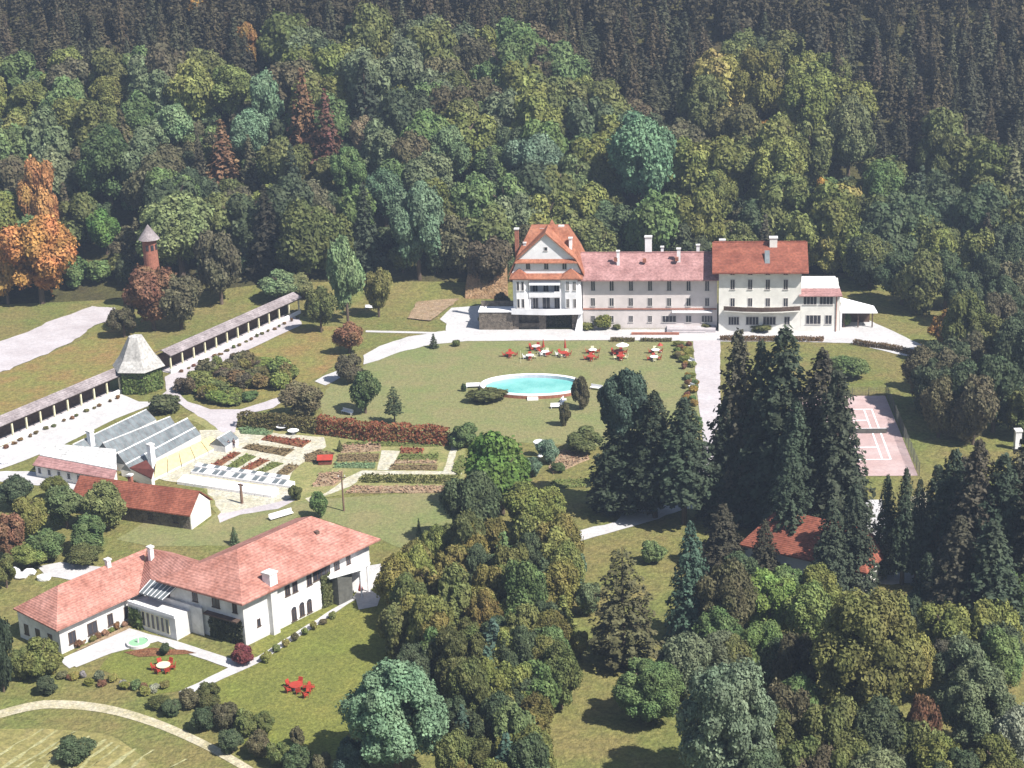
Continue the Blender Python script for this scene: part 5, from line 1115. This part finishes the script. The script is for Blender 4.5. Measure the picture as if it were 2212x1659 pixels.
patch('flower_bed', [(160, 1410), (175, 1400), (290, 1345), (330, 1352), (290, 1352), (250, 1372)], 'pinkbed', .09)
patch('flower_bed', [(268, 1410), (330, 1400), (400, 1405), (425, 1412), (360, 1416), (300, 1420)], 'redsoil', .09)

# ------------------------------------------------------------------ forest on the hill
named = []; keys = []
def ft(kind, x, y, w_, h_, c, l, g=None, **k_):
    o, q = tree_c(kind, x, y, w_, h_, c, l, g, **k_); named.append(q); keys.append((x, y, w_, h_, q[1])); return o
for a in [
    ('mid', 90, 430, 96, 200, ORG, 'tall orange autumn tree at the left, above the broad orange one'), ('mid', 78, 545, 172, 170, (.42, .22, .07), 'broad orange autumn tree at the left edge of the meadow'), ('leafy', 5, 560, 90, 150, (.36, .22, .07), 'orange tree cut by the left edge'),
    ('mid', 385, 500, 190, 170, (.17, .22, .09), 'large pale green tree directly behind the round tower'), ('leafy', 225, 490, 80, 90, (.11, .19, .05), 'bright green tree between the orange tree and the tower'), ('leafy', 470, 560, 110, 150, BRN, 'brown olive tree right of the tower'), ('leafy', 325, 630, 120, 130, RUS, 'russet tree at the foot of the tower'), ('leafy', 385, 640, 110, 110, BRN, 'brown tree below the pale green one, right of the tower foot'), ('leafy', 265, 690, 70, 60, BRN, 'dark brown bush tree at the end of the gravel road'),
    ('leafy', 745, 590, 86, 170, PALE, 'pale green columnar tree at the end of the covered walk'), ('leafy', 690, 660, 70, 90, OLD, 'dark olive bush at the top end of the covered walk'), ('leafy', 815, 620, 70, 100, OLV, 'olive tree right of the pale columnar one'), ('leafy', 600, 612, 90, 60, PALE, 'low green bushes tree above the covered walk'), ('leafy', 652, 612, 60, 50, (.19, .20, .09), 'low olive bush above the top of the covered walk'),
    ('mid', 900, 480, 140, 190, (.12, .17, .10), 'big blue green tree between the covered walk and the hotel'), ('mid', 830, 420, 100, 110, (.13, .21, .12), 'pale blue green crown above the big blue green tree'), ('mid', 975, 330, 110, 130, (.13, .18, .09), 'grey green round crown in the centre of the wood'), ('mid', 1150, 350, 130, 130, (.14, .19, .13), 'bluish round crown above the gabled house'),
    ('mid', 1385, 345, 160, 200, (.13, .23, .12), 'brightest blue green tree, above the middle hotel wing'), ('leafy', 1385, 470, 60, 50, BLG, 'small pale teal bush over the tall wing chimney'), ('mid', 1550, 420, 90, 110, OLV, 'rounded olive tree behind the red roofed block'), ('leafy', 1655, 292, 110, 70, (.34, .19, .05), 'orange topped crown above the red roofed block'), ('mid', 1680, 370, 130, 150, OLV, 'olive tree below the orange topped crown'), ('leafy', 1782, 425, 50, 90, (.42, .24, .06), 'narrow yellow orange tree right above the annex slope'),
    ('mid', 1640, 180, 120, 170, (.17, .17, .05), 'highest yellow olive crown of the upper right leafy group'), ('mid', 1745, 230, 120, 150, OLV, 'olive crown on the right of the highest yellow one'), ('mid', 1835, 290, 110, 160, (.12, .14, .06), 'olive crown on the right border of the upper leafy group'), ('leafy', 1690, 105, 110, 80, OLD, 'dark olive crown at the top of the upper right leafy group'), ('leafy', 1600, 105, 90, 80, OLD, 'dark olive crown left of the group top'), ('mid', 1520, 230, 120, 150, OLD, 'dark olive crown on the left border of the upper right leafy group'),
    ('mid', 1910, 410, 110, 130, GRN, 'green crown right of the narrow yellow orange tree'), ('mid', 2030, 350, 100, 150, OLD, 'olive brown crown standing out of the dark upper right wood'), ('leafy', 535, 85, 56, 90, (.3, .17, .06), 'small orange tree near the top left'), ('leafy', 440, 10, 80, 60, (.34, .2, .06), 'yellow orange tree cut by the top edge'), ('leafy', 600, 128, 80, 26, (.45, .24, .08), 'low bright orange bush strip near the top left'),
    ('mid', 500, 190, 130, 110, (.13, .16, .05), 'green domed crown in the upper left wood'), ('leafy', 575, 215, 80, 130, (.13, .19, .12), 'slim blue green tree in the upper left wood'), ('mid', 540, 290, 100, 110, BLG, 'blue green crown below the slim one'), ('leafy', 380, 265, 90, 90, PALE, 'pale grey green crown in the left wood'), ('leafy', 330, 300, 90, 80, PALE, 'second pale grey green crown, left of the first'),
    ('spruce', 655, 230, 90, 170, RUS, 'reddish brown conifer in the left centre of the wood'), ('spruce', 705, 270, 80, 160, (.13, .07, .045), 'second reddish brown conifer, right of the first'), ('spruce', 480, 320, 90, 130, RUS, 'reddish conifer group top in the left wood'), ('spruce', 540, 350, 60, 120, BRN, 'brown slim conifer beside the reddish one'), ('spruce', 430, 340, 50, 120, SPB, 'dark slim conifer left of the reddish one'),
    ('leafy', 785, 290, 70, 80, (.2, .17, .10), 'pale brownish crown in the centre wood'), ('mid', 750, 370, 90, 110, (.13, .18, .07), 'light green tall crown left of the blue green pair'), ('mid', 240, 210, 110, 90, OLV, 'olive domed crown at the upper left'), ('mid', 60, 230, 130, 110, OLV, 'broad olive crown near the left edge'), ('leafy', 30, 330, 110, 130, GRN, 'green crown at the left edge above the orange column'), ('mid', 230, 350, 150, 170, GRN, 'large green crown left of the dark conifers')]:
    ft(*a[:5], a[5], a[6])
keys.append((1045, 600, 96, 90, 380))
b0_, b1_ = at(1003, 648), at(1098, 648)
b = MB(); b.hull8([(*b0_, -.2), (*b1_, -.2), (b1_[0], b1_[1] + 9, -.2), (b0_[0], b0_[1] + 9, -.2)], [(b0_[0] + .8, b0_[1] + 3.5, 4.6), (b1_[0] - .5, b1_[1] + 3.0, 6.2), (b1_[0], b1_[1] + 9, 6.2), (b0_[0] + 1, b0_[1] + 9, 4.2)]); o = b.build('earth_bank', mixmat('rusty_earth', [(.30, .17, .10), (.24, .15, .08), (.36, .24, .15)], (.3, .8), fine=1.5, bump=.8)); tag(o, kind='structure')
# fill the leafy wood, then the dark conifer slope
def zone(px, py):
    """what the photo shows at this place of the wooded hill"""
    up = 120 + 0 * px
    if px < 560: up = 150
    elif px < 1100: up = 90 - (px - 560) * .02
    elif px < 1250: up = 80 + (px - 1100) * .55
    elif px < 1450: up = 165 + (px - 1250) * .5
    elif px < 1600: up = 265 - (px - 1450) * 1.2
    elif px < 1760: up = 85
    elif px < 1900: up = 85 + (px - 1760) * 1.9
    elif px < 2000: up = 350
    else: up = 300 + (px - 2000) * .55
    return 'dark' if py < up else 'leafy'
CELL = {}
cand = []
for j in range(26):
    for i in range(60):
        x = -190 + i * 7.4 + (3.7 if j % 2 else 0) + rng.normal(0, 1.3); y = 372 + j * 7.0 + rng.normal(0, 1.2)
        cand.append((x, y))
stuffC = []; nl = nd = 0
cand.sort(key=lambda q: q[1])
for x, y in cand:
    z = terr(x, y); px, py, d = proj(x, y, z + 8)
    if px < -60 or px > 2280 or py < -60 or py > 1000: continue
    if -3 < x < 72 and y < 374: continue
    if x < -5 and y < 376 + max(0, (-55 - x) * .12): continue
    if any((x - a) ** 2 + (y - b) ** 2 < (.62 * r + 3.0) ** 2 for a, b, r in named): continue
    if any(abs(px - a) < .42 * w_ + 8 and b - .15 * h_ < py < b + .5 * h_ + 14 and y < yy + 1 for a, b, w_, h_, yy in keys): continue
    if zone(px, py) == 'leafy' and nl < 290:
        nl += 1; r = rng.uniform(5.0, 8.0); h = r * rng.uniform(2.1, 2.7); c = (OLV, OLD, GRN, OLV, DKG, GRY, BRN, OLD, GRN)[rng.integers(9)]
        if px > 1900: c = (DKG, OLD, OLD)[rng.integers(3)]
        elif 1470 < px < 1890 and py < 470: c = (OLV, YEL, OLD, OLV)[rng.integers(4)]
        reg = ('left of the tower', 'over the tower', 'over the covered walk', 'over the gabled house', 'over the long wing', 'over the red roofed block', 'right of the annex', 'at the right edge')[min(7, int(np.searchsorted([250, 480, 950, 1250, 1540, 1780, 2010], px)))]
        lvl = 'lower' if py > 430 else ('middle' if py > 260 else 'upper')
        con = rng.random() < (.25 if px < 900 and 250 < py < 560 else .05)
        if con: place('spruce', x, y, r * .68, h * 1.15, (SPB, SPR, BRN)[rng.integers(3)], 'dark conifer in the %s wood %s' % (lvl, reg), group='conifers of the %s wood %s' % (lvl, reg))
        else:
            cn = {OLV: 'olive', OLD: 'dark olive', GRN: 'green', DKG: 'dark green', YEL: 'yellow olive', GRY: 'grey green', BRN: 'brownish', (.15, .15, .04): 'olive', (.10, .13, .05): 'green'}[c]
            place('leafy', x, y, r, h, c, '%s %s crown in the %s wood %s' % ('large' if r > 6 else 'small', cn, lvl, reg), group='leafy trees of the %s wood %s' % (lvl, reg), base=.02)
    else: cand_dark = stuffC.append((x, y))
allp = [(o.location.x, o.location.y) for o in bpy.data.objects if o.type == 'EMPTY' and o.get('category') == 'tree']
G_ = np.array(allp); nu = 0
for j in range(48):
    for i in range(78):
        x = -195 + i * 5.4 + rng.normal(0, 1.2); y = 371 + j * 4.2 + rng.normal(0, 1.)
        z = terr(x, y); px, py, d = proj(x, y, z + 3)
        if px < -40 or px > 2250 or py < -20 or py > 800 or zone(px, py) == 'dark': continue
        if (-3 < x < 72 and y < 373) or (x < -5 and y < 377 + max(0, (-55 - x) * .12)): continue
        if 1745 < px < 1840 and 490 < py < 600: continue
        if np.min((G_[:, 0] - x) ** 2 + (G_[:, 1] - y) ** 2) < 4.1 ** 2: continue
        G_ = np.vstack([G_, [x, y]]); nu += 1
        if nu > 290: continue
        c = (DKG, OLD, GRN, DKG, BRN)[rng.integers(5)]
        reg = ('left of the tower', 'over the tower', 'over the covered walk', 'over the gabled house', 'over the long wing', 'over the red roofed block', 'right of the annex', 'at the right edge')[min(7, int(np.searchsorted([250, 480, 950, 1250, 1540, 1780, 2010], px)))]
        place('shrub', x, y, rng.uniform(2.4, 3.6), rng.uniform(4.5, 8), c, '%s undergrowth bush between the hillside trees %s' % ({DKG: 'dark green', OLD: 'dark olive', GRN: 'green', BRN: 'brownish'}[c], reg), group='hillside undergrowth ' + reg, base=0, name='understory_bush', cat='bush')
print('under', nu)
# conifers: those seen at the border of the dark slope as trees, the rest as one wood
extra = [(-190 + i * 5.2 + rng.normal(0, 1.8), 400 + j * 6 + rng.normal(0, 2.)) for j in range(34) for i in range(-12, 102)]
pts = []
for x, y in extra:
    z = terr(x, y); px, py, d = proj(x, y, z + 8)
    if px < -500 or px > 2800 or py < -140: continue
    if zone(px, py) == 'dark': pts.append((x, y, z, px, py))
pts.sort(key=lambda q: -q[4] + (0 if -40 < q[3] < 2250 else 9000)); nd = 0
Ps, Ns, Ss = [], [], []
proto = [spruce(13, 9, 9, .12, power=.7) for _ in range(4)]
for _ in range(3):
    P, N, S = leafy(900, 14, .13, spread=.6); P[:, 2] /= 2.; proto.append((P, N, S))
for i, (x, y, z, px, py) in enumerate(pts):
    h = rng.uniform(8, 18); r = rng.uniform(2.6, 4.8)
    if i < 230:
        c = ((.074, .062, .036), (.058, .06, .036), (.066, .066, .038), (.082, .068, .040))[rng.integers(4)]
        rw = ('front', 'second', 'third', 'back')[min(3, i // 60)]; reg2 = ('over the orange trees', 'above the tower', 'top centre left', 'top centre', 'above the long wing', 'above the leafy knoll', 'right of the leafy knoll', 'upper right edge')[min(7, int(np.searchsorted([250, 480, 850, 1250, 1540, 1780, 2010], px)))]
        place('spruce', x, y, r, h, c, 'dark conifer, %s row on the dark rim, %s' % (rw, reg2), group='conifers on the dark rim, %s, %s row' % (reg2, rw))
    else:
        P, N, S = proto[rng.integers(7)]; a = rng.uniform(0, 6.28); ca, sa = math.cos(a), math.sin(a)
        Q = np.column_stack([(P[:, 0] * ca - P[:, 1] * sa) * r + x, (P[:, 0] * sa + P[:, 1] * ca) * r + y, P[:, 2] * h + z])
        Ps.append(Q); Ns.append(N @ np.array([[ca, sa, 0], [-sa, ca, 0], [0, 0, 1]])); Ss.append(S * r)
me = quads_mesh('conifer_forest', np.concatenate(Ps), np.concatenate(Ns), np.concatenate(Ss)); o = bpy.data.objects.new('conifer_forest', me); COL.objects.link(o); o.color = (.060, .052, .030, 1)
tag(o, 'dark brownish conifer forest covering the upper slope to the top edge', 'forest', kind='stuff')
print('trees', nl, len(pts))

# ------------------------------------------------------------------ furniture
def mesh_of(b, m):
    o = b.build('x', M[m]); me = o.data; bpy.data.objects.remove(o); return me
I0 = Frame(0, 0, 0)
def mk_chair(m):
    s = MB().box(I0, -.3, .3, -.3, .3, .38, .46); k_ = MB().hull8([(-.3, .24, .46), (.3, .24, .46), (.3, .30, .46), (-.3, .30, .46)], [(-.3, .38, 1.0), (.3, .38, 1.0), (.3, .44, 1.0), (-.3, .44, 1.0)])
    l = MB(); l.tube((0, 0, 0), (0, 0, .38), .03, .03, 5); a = MB().box(I0, -.03, .03, -.28, .28, .6, .65)
    return mesh_of(s, m), mesh_of(k_, m), mesh_of(l, m), mesh_of(a, m)
CH = {m: mk_chair(m) for m in ('redpaint', 'cream', 'white')}
tp = MB().tube((0, 0, .68), (0, 0, .74), .75, .75, 20); lg = MB().tube((0, 0, 0), (0, 0, .68), .06, .05, 6); ft_ = MB().tube((0, 0, 0), (0, 0, .05), .35, .3, 10)
TP = {m: mesh_of(MB().tube((0, 0, .68), (0, 0, .74), .8, .8, 20), m) for m in ('redpaint', 'white', 'cream', 'wallp')}; LGm = mesh_of(lg, 'white'); FTm = mesh_of(ft_, 'white')
def child(nm, me, p, loc=(0, 0, 0)):
    o = bpy.data.objects.new(nm, me); COL.objects.link(o); o.parent = p; o.location = loc; return o
def chair(x, y, rz, m, label, group):
    t = thing('garden_chair', label, 'chair', (x, y, .03), group); t.rotation_euler.z = rz; t.scale = (1.0,) * 3
    s, k_, l, a = CH[m]; child('seat', s, t); child('backrest', k_, t)
    for dx in (-.26, .26):
        child('armrest', a, t, (dx, 0, 0))
        for dy in (-.26, .26): child('leg', l, t, (dx, dy, 0))
def table(px, py, m, label, group=None, s=1., name='garden_table'):
    x, y = at(px, py); t = thing(name, label, 'table', (x, y, .03), group); t.scale = (s, s, 1)
    child('tabletop', TP[m], t); child('pedestal', LGm, t); child('foot', FTm, t); return x, y
def around(px, py, tm, chs, label, r=1.05, a0=0., s=1.):
    x, y = table(px, py, tm, label, s=s, group='garden tables')
    for i, m in enumerate(chs):
        a = a0 + 6.283 * i / len(chs); cn = {'redpaint': 'red', 'cream': 'cream', 'white': 'white'}[m]
        chair(x + r * s * math.cos(a), y + r * s * math.sin(a), a - math.pi / 2, m, '%s chair at the %s' % (cn, label), 'chairs at the ' + label)
around(1102, 770, 'redpaint', ['redpaint'] * 4, 'red table farthest left on the pool lawn', s=1.1)
around(1158, 755, 'wallp', ['redpaint'] * 5, 'pinkish table beside the first closed red parasol', s=1.1)
around(1178, 767, 'white', ['redpaint', 'cream', 'redpaint', 'white', 'redpaint'], 'white table just below the first closed red parasol')
around(1145, 775, 'white', ['cream', 'redpaint', 'white', 'redpaint'], 'white table with dark red seats left of the parasols')
around(1217, 769, 'redpaint', ['redpaint', 'cream', 'redpaint', 'white', 'cream', 'redpaint'], 'red table in front of the second closed red parasol', s=1.15)
around(1280.6, 763, 'white', ['redpaint', 'cream', 'redpaint', 'redpaint'], 'round white table in the middle of the row')
around(1277, 777, 'redpaint', ['redpaint', 'redpaint', 'redpaint', 'redpaint'], 'red table just below the round white one', s=1.05)
around(1337, 765, 'redpaint', ['redpaint', 'redpaint', 'redpaint', 'redpaint', 'redpaint'], 'red table under the white parasol', s=1.2)
around(1341, 776, 'redpaint', ['cream', 'redpaint', 'cream', 'redpaint'], 'red table nearest the teal tree top')
around(1416, 763, 'white', ['redpaint', 'cream', 'redpaint', 'cream'], 'white table at the right end of the row')
around(1413, 778, 'white', ['redpaint', 'redpaint', 'redpaint', 'cream'], 'white table lowest at the right end of the row')
around(354, 1447, 'cream', ['redpaint'] * 6, 'table in the court lawn of the villa', s=1.15)
around(640, 1490, 'redpaint', ['redpaint'] * 5, 'red table on the sunny lawn below the villa path', s=1.1)
x, y = at(660, 1500)
for i, (dx, dy) in enumerate(((1.6, .2), (1.9, 1.1), (1.3, -.9))): chair(x - 1.2 + dx, y + dy, i * 1.1, 'redpaint', 'red garden chair standing apart right of the red lawn table', 'loose red chairs on the villa lawn')
def parasol(px, py, m, closed, h, label, r=1.6):
    x, y = at(px, py); t = thing('parasol', label, 'parasol', (x, y, 0)); MB().tube((x, y, 0), (x, y, h), .035, .03, 6).build('pole', M['white'], t); MB().tube((x, y, 0), (x, y, .12), .3, .25, 10).build('foot', M['wallg'], t)
    if closed: MB().tube((x, y, h * .35), (x, y, h + .1), .28, .03, 10).build('canopy', M[m], t)
    else: MB().tube((x, y, h - .55), (x, y, h), r, .05, 8).build('canopy', M[m], t)
parasol(1174, 758, 'redpaint', True, 2.4, 'closed red parasol, left of the two closed ones'); parasol(1221, 761, 'redpaint', True, 2.7, 'closed red parasol, right of the two closed ones')
parasol(1344.6, 766, 'white', False, 2.5, 'open white parasol over the red table, near the top hedge', r=1.3); parasol(1426, 760, 'redpaint', False, 1.9, 'small open red parasol at the right end of the garden tables', r=.6)
table(609.6, 929, 'white', 'left one of the two white tables below the hedge', s=1.3); table(634, 938, 'white', 'right one of the two white tables below the hedge', s=1.25)
def bench(px, py, az, label, m='white', L=1.9):
    x, y = at(px, py); t = thing('garden_bench', label, 'bench', (x, y, 0)); f = Frame(x, y, az)
    MB().box(f, -L / 2, L / 2, -.25, .3, .4, .47).build('seat', M[m], t); MB().box(f, -L / 2, L / 2, -.33, -.26, .47, .95).build('backrest', M[m], t)
    for u in (-L / 2 + .15, L / 2 - .15):
        for n in (-.2, .22): MB().box(f, u - .04, u + .04, n - .04, n + .04, 0, .4).build('leg', M[m], t)
bench(1492, 784, -60, 'white bench in the flower border, upper one', L=2.4); bench(1498, 841, -55, 'white bench in the flower border, lower one', L=2.4)
bench(1288, 842, -30, 'white lounger right of the brown pool shrub', L=2.4); bench(1202, 882, 0, 'white bench below the pool, left of the leaning bush', L=2.1); bench(1217, 870, 70, 'white bench between pool rim and brown shrub', L=2.1); bench(1022, 838, 0, 'white bench at the left tip of the pool', L=2.6); bench(750, 894, -40, 'white bench on the lawn near the drooping green tree', L=2.6)
bench(800, 668, 0, 'pale bench at the wood edge above the narrow path', L=2.2)
# urn, box, posts, poles
x, y = at(1167, 985); t = thing('garden_urn', 'white funnel shaped garden ornament at the lower lawn edge', 'ornament', (x, y, 0)); MB().tube((x, y, .25), (x, y, 2.6), .22, 1.15, 8).build('bowl', M['white'], t); MB().tube((x, y, 0), (x, y, .25), .5, .35, 8).build('foot', M['white'], t)
x, y = at(703, 1001); f = Frame(x, y, 0); t = thing('garden_hut', 'tiny red garden hut beside the garden path', 'hut', (x, y, 0)); MB().box(f, -1.1, 1.1, -.8, .8, 0, 1.0).build('wall', M['darkred'], t); gable_roof(t, f, -1.1, 1.1, -.8, .8, 1.0, 1.6, 'redpaint', ov=.2, th=.08)
def pole(bx, by, ty, label):
    x, y = at(bx, by); h = 7.
    for _ in range(6): h *= (by - ty) / (by - proj(x, y, h)[1])
    t = thing('utility_pole', label, 'pole', (x, y, 0)); MB().tube((x, y, 0), (x, y, h), .16, .11, 8).build('shaft', M['wood'], t); MB().box(Frame(x, y, -20), -.7, .7, -.06, .06, h - .9, h - .75).build('crossarm', M['wood'], t)
    for dx in (-.5, .5): MB().tube((x + dx, y, h - .75), (x + dx, y, h - .5), .05, .05, 6).build('insulator', M['white'], t)
pole(743, 1104, 1020, 'dark wooden utility pole on the grass below the vegetable garden')
def upost(bx, by, ty, label):
    x, y = at(bx, by); h = 3.
    for _ in range(6): h *= (by - ty) / (by - proj(x, y, h)[1])
    t = thing('wooden_post', label, 'post', (x, y, 0)); MB().tube((x, y, 0), (x, y, h), .25, .2, 8).build('shaft', M['wood'], t); MB().box(Frame(x, y, -30), -.5, .5, -.08, .08, h - .3, h - .05).build('crossbar', M['wood'], t)
upost(523, 1088, 1045, 'brown post with crossbar in front of the lower cold frames'); upost(253, 1044, 1008, 'reddish chimney like post at the left end of the barn')
MB().tube((*at(1125, 785), 0), (*at(1125, 785), 2.6), .05, .04, 6).build('lawn_post', M['cream']); tag(bpy.data.objects['lawn_post'], 'thin pale post on the lawn right of the leftmost red table', 'post')
x, y = at(2205, 1115); x2, y2 = at(2197, 970); t = thing('stone_pillar', 'white pillar at the right edge between dark trees', 'pillar', (x2, y2, 0)); f = Frame(x2, y2, 0); MB().box(f, -.5, .5, -.5, .5, 0, 3.2).build('shaft', M['wallw'], t); MB().box(f, -.62, .62, -.62, .62, 3.203, 3.5).build('cap', M['wallw'], t)
# round fountain in the court
x, y = at(299, 1392); t = thing('fountain', 'round stone fountain basin with green water in the villa court', 'fountain', (x, y, 0))
b = MB(); n = 28; rr = [(1.55, 0), (1.55, .45), (1.3, .45), (1.3, .3)]; b.v = [(x + r * math.cos(6.2832 * i / n), y + r * math.sin(6.2832 * i / n), z) for r, z in rr for i in range(n)]
for q in range(3):
    for i in range(n): j = (i + 1) % n; b.f.append((q * n + i, q * n + j, (q + 1) * n + j, (q + 1) * n + i))
b.build('basin', M['wallg'], t); b = MB(); b.poly([(x + 1.3 * math.cos(6.2832 * i / n), y + 1.3 * math.sin(6.2832 * i / n), .33) for i in range(n)]); b.build('water', mat('green_water', (.25, .45, .28), .2), t); MB().tube((x, y, .33), (x, y, 1.1), .15, .08, 8).build('spout', M['wallg'], t)
# stone steps below the villa porch
x, y = at(770, 1262); f = Frame(x, y, aU); t = thing('garden_wall', 'low white wall and steps at the right end of the villa', 'wall', (x, y, 0)); MB().box(f, -.2, .2, -2.5, 1.5, 0, 2.0).build('wing_wall', M['wallw'], t); MB().box(f, .21, 4.2, .6, 1.0, 0, .7).build('low_wall', M['wallw'], t)
x, y = at(780, 1286); t = thing('red_umbrella', 'small closed dark red parasol by the white steps', 'parasol', (x, y, 0)); MB().tube((x, y, 0), (x, y, 2.1), .04, .03, 6).build('pole', M['wood'], t); MB().tube((x, y, .8), (x, y, 2.1), .4, .06, 8).build('canopy', M['redpaint'], t)
x, y = at(608, 1118); f = Frame(x, y, 35); t = thing('garden_bench', 'white bench behind the ridge of the villa roof', 'bench', (x, y, 0)); MB().box(f, -2, 2, -.3, .3, .3, .45).build('seat', M['white'], t); MB().box(f, -2, 2, -.4, -.32, .45, 1.0).build('backrest', M['white'], t)
# white stones and things left of villa
for i, (px, py) in enumerate(((30, 1238), (45, 1248), (65, 1240), (95, 1252), (12, 1000), (80, 1448))):
    x, y = at(px, py); bm = bmesh.new(); bmesh.ops.create_icosphere(bm, subdivisions=2, radius=.8)
    for v in bm.verts: v.co = Vector((v.co.x * 1.3, v.co.y, v.co.z * .7)) * (1 + random.uniform(-.12, .12))
    me = bpy.data.meshes.new('boulder'); bm.to_mesh(me); bm.free(); me.materials.append(M['wallw']); o = bpy.data.objects.new('boulder', me); COL.objects.link(o); o.location = (x, y, .3)
    tag(o, ['pale boulder at the left, outermost by the villa path', 'pale boulder, second at the start of the villa path', 'pale boulder, third at the start of the villa path', 'pale boulder lying on the villa path edge', 'pale boulder at the left edge below the covered walk', 'pale boulder under the olive tree of the low wing'][i], 'boulder')
# earth bank left behind the gabled house
patch('earth_bank', [(880, 690), (900, 655), (960, 640), (1000, 640), (970, 665), (930, 695)], 'pinkbed', .3)
# two gardeners
def person(px, py, label, coat, turn):
    x, y = at(px, py); t = thing('person', label, 'person', (x, y, .08)); t.rotation_euler.z = turn
    def skin(name, chains, m, sub=1):
        me = bpy.data.meshes.new(name); v = []; e = []; rad = []
        for ch in chains:
            base = len(v); start = 0
            for i, (p, r) in enumerate(ch):
                if i == 0 and isinstance(p, int): base = None; prev = p; continue
                v.append(p); rad.append(r)
                if i > 0: e.append((prev, len(v) - 1))
                prev = len(v) - 1
        me.from_pydata(v, e, []); o = bpy.data.objects.new(name, me); COL.objects.link(o); o.parent = t
        mo = o.modifiers.new('skin', 'SKIN'); me.skin_vertices  # layer made by the modifier
        for i, r in enumerate(rad): me.skin_vertices[0].data[i].radius = (r, r)
        me.skin_vertices[0].data[0].use_root = True
        o.modifiers.new('s', 'SUBSURF').levels = sub; me.materials.append(M[m]); return o
    body = [[((0, 0, .92), .14), ((0, 0, 1.15), .12), ((0, 0, 1.38), .15), ((0, 0, 1.5), .055), ((0, .02, 1.58), .085), ((0, .02, 1.68), .09)],
            [(0, 0), ((.1, 0, .85), .09), ((.12, .02, .48), .06), ((.12, 0, .08), .04), ((.12, .14, .04), .035)], [(0, 0), ((-.1, 0, .85), .09), ((-.12, -.06, .48), .06), ((-.12, -.16, .08), .04), ((-.12, -.03, .04), .035)],
            [(2, 0), ((.2, 0, 1.4), .06), ((.27, .0, 1.12), .045), ((.27, .12, .9), .035), ((.27, .18, .84), .03)], [(2, 0), ((-.2, 0, 1.4), .06), ((-.27, .02, 1.12), .045), ((-.27, .14, .9), .035), ((-.27, .2, .84), .03)]]
    skin('body', body, 'skin')
    coatc = [[((0, 0, .8), .19), ((0, 0, 1.15), .16), ((0, 0, 1.42), .15)], [(2, 0), ((.2, 0, 1.41), .08), ((.27, .0, 1.12), .065), ((.27, .1, .95), .055)], [(2, 0), ((-.2, 0, 1.41), .08), ((-.27, .02, 1.12), .065), ((-.27, .12, .95), .055)]]
    skin('coat', coatc, coat); skin('trousers', [[((0, 0, .88), .16), ((.1, 0, .8), .11), ((.12, .02, .48), .085), ((.12, 0, .12), .07)], [(0, 0), ((-.1, 0, .8), .11), ((-.12, -.06, .48), .085), ((-.12, -.16, .12), .07)]], 'darkcloth')
    bm = bmesh.new(); bmesh.ops.create_icosphere(bm, subdivisions=2, radius=.112); me = bpy.data.meshes.new('hair'); bm.to_mesh(me); bm.free(); me.materials.append(M['darkcloth']); child('hair', me, t, (0, -.01, 1.69))
person(495, 972, 'person in dark clothes walking beside the straw matted frames, left of the two', 'darkcloth', .4)
person(506, 969, 'person in brown coat walking beside the straw matted frames, right of the two', 'cloth2', -.5)
shadow_lift_haze()
bpy.context.view_layer.update()
